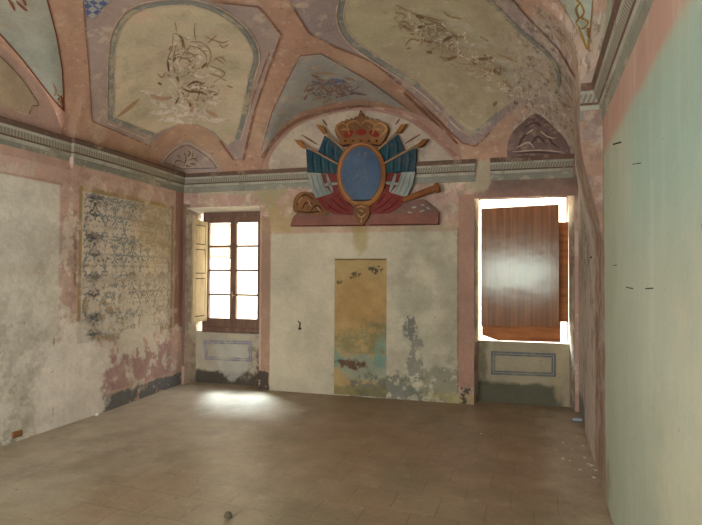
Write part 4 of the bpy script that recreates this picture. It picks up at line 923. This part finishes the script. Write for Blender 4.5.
hk = empty('wall_hook', q); tag(hk, 'small dark iron hook on the pale back wall, left of the ochre panel', 'hook')
MB().box(q.x-0.02, q.x+0.02, q.y-0.012, q.y+0.004, q.z-0.06, q.z-0.035).box(q.x-0.008, q.x+0.008, q.y-0.010, q.y+0.004, q.z-0.04, q.z+0.04).build('hook_plate', M_iron, hk, bevel=0.002)
MB().tube([q+Vector((0, -0.005, 0.035)), q+Vector((0, -0.04, 0.04)), q+Vector((-0.01, -0.05, 0.06))], 0.006, 8).build('hook_arm', M_iron, hk, True)
def lump(name, px, py, r, mat, flat=0.4, seed=0):
    d = bearing(px, py); p = EYEP+d*(EYE/-d.z); bm = bmesh.new(); bmesh.ops.create_icosphere(bm, subdivisions=2, radius=1); R2 = random.Random(seed)
    for v in bm.verts:
        k_ = 1+0.35*noise.noise(v.co*1.6+Vector((seed*3.1, 0, 0))); v.co = Vector((v.co.x*r*k_, v.co.y*r*k_*0.8, max(-0.9, v.co.z)*r*flat*k_))
    me = bpy.data.meshes.new(name); bm.to_mesh(me); bm.free(); o = link(name, me, mat)
    zmin = min(v.co.z for v in me.vertices); o.location = (p.x, p.y, -zmin); o.rotation_euler = (0, 0, R2.uniform(0, 6)); return o
M_flake = simple('plaster_crumb', (206, 200, 184)); k = 0
for (px, py, r) in ((563, 443, .022), (563, 459, .03), (577, 437, .02), (570, 461, .02), (583, 446, .025), (572, 450, .018), (585, 458, .03), (592, 466, .04), (597, 471, .035), (588, 464, .02), (580, 470, .022), (594, 478, .03), (556, 450, .015), (589, 437, .03), (566, 433, .015), (481, 434, .018)):
    k += 1; tag(lump('plaster_crumb', px, py, r*0.6, M_flake, 0.3, k), 'white plaster crumb lying on the floor near the foot of the right wall', 'plaster crumb', 'plaster crumbs on the floor')
tag(lump('rubble_lump', 228, 519, 0.028, simple('dark_rubble', (88, 78, 62)), 0.8, 31), 'dark lump of rubble on the floor at the bottom edge of the picture', 'rubble')
tag(lump('plaster_crumb', 578, 421, 0.06, simple('blue_white_plastic', (166, 180, 196)), 0.25, 40), 'bluish white plastic bit on the floor in the corner below the boarded window', 'plaster scrap')  # flat bluish bit of plastic, apart from the plaster crumbs
tag(lump('rubble_lump', 97, 416, 0.03, M_flake, 0.5, 44), 'small pale crumb at the foot of the left wall', 'rubble')
p = on(17, 434, 0.0); b_ = MB().box(-0.01, 0.012, -0.05, 0.05, -0.03, 0.03, lambda v: p+v).build('exposed_brick', simple('brick_brown', (138, 96, 58)), None, bevel=0.012)
tag(b_, 'brown brick end showing at the foot of the left wall, far left', 'brick')
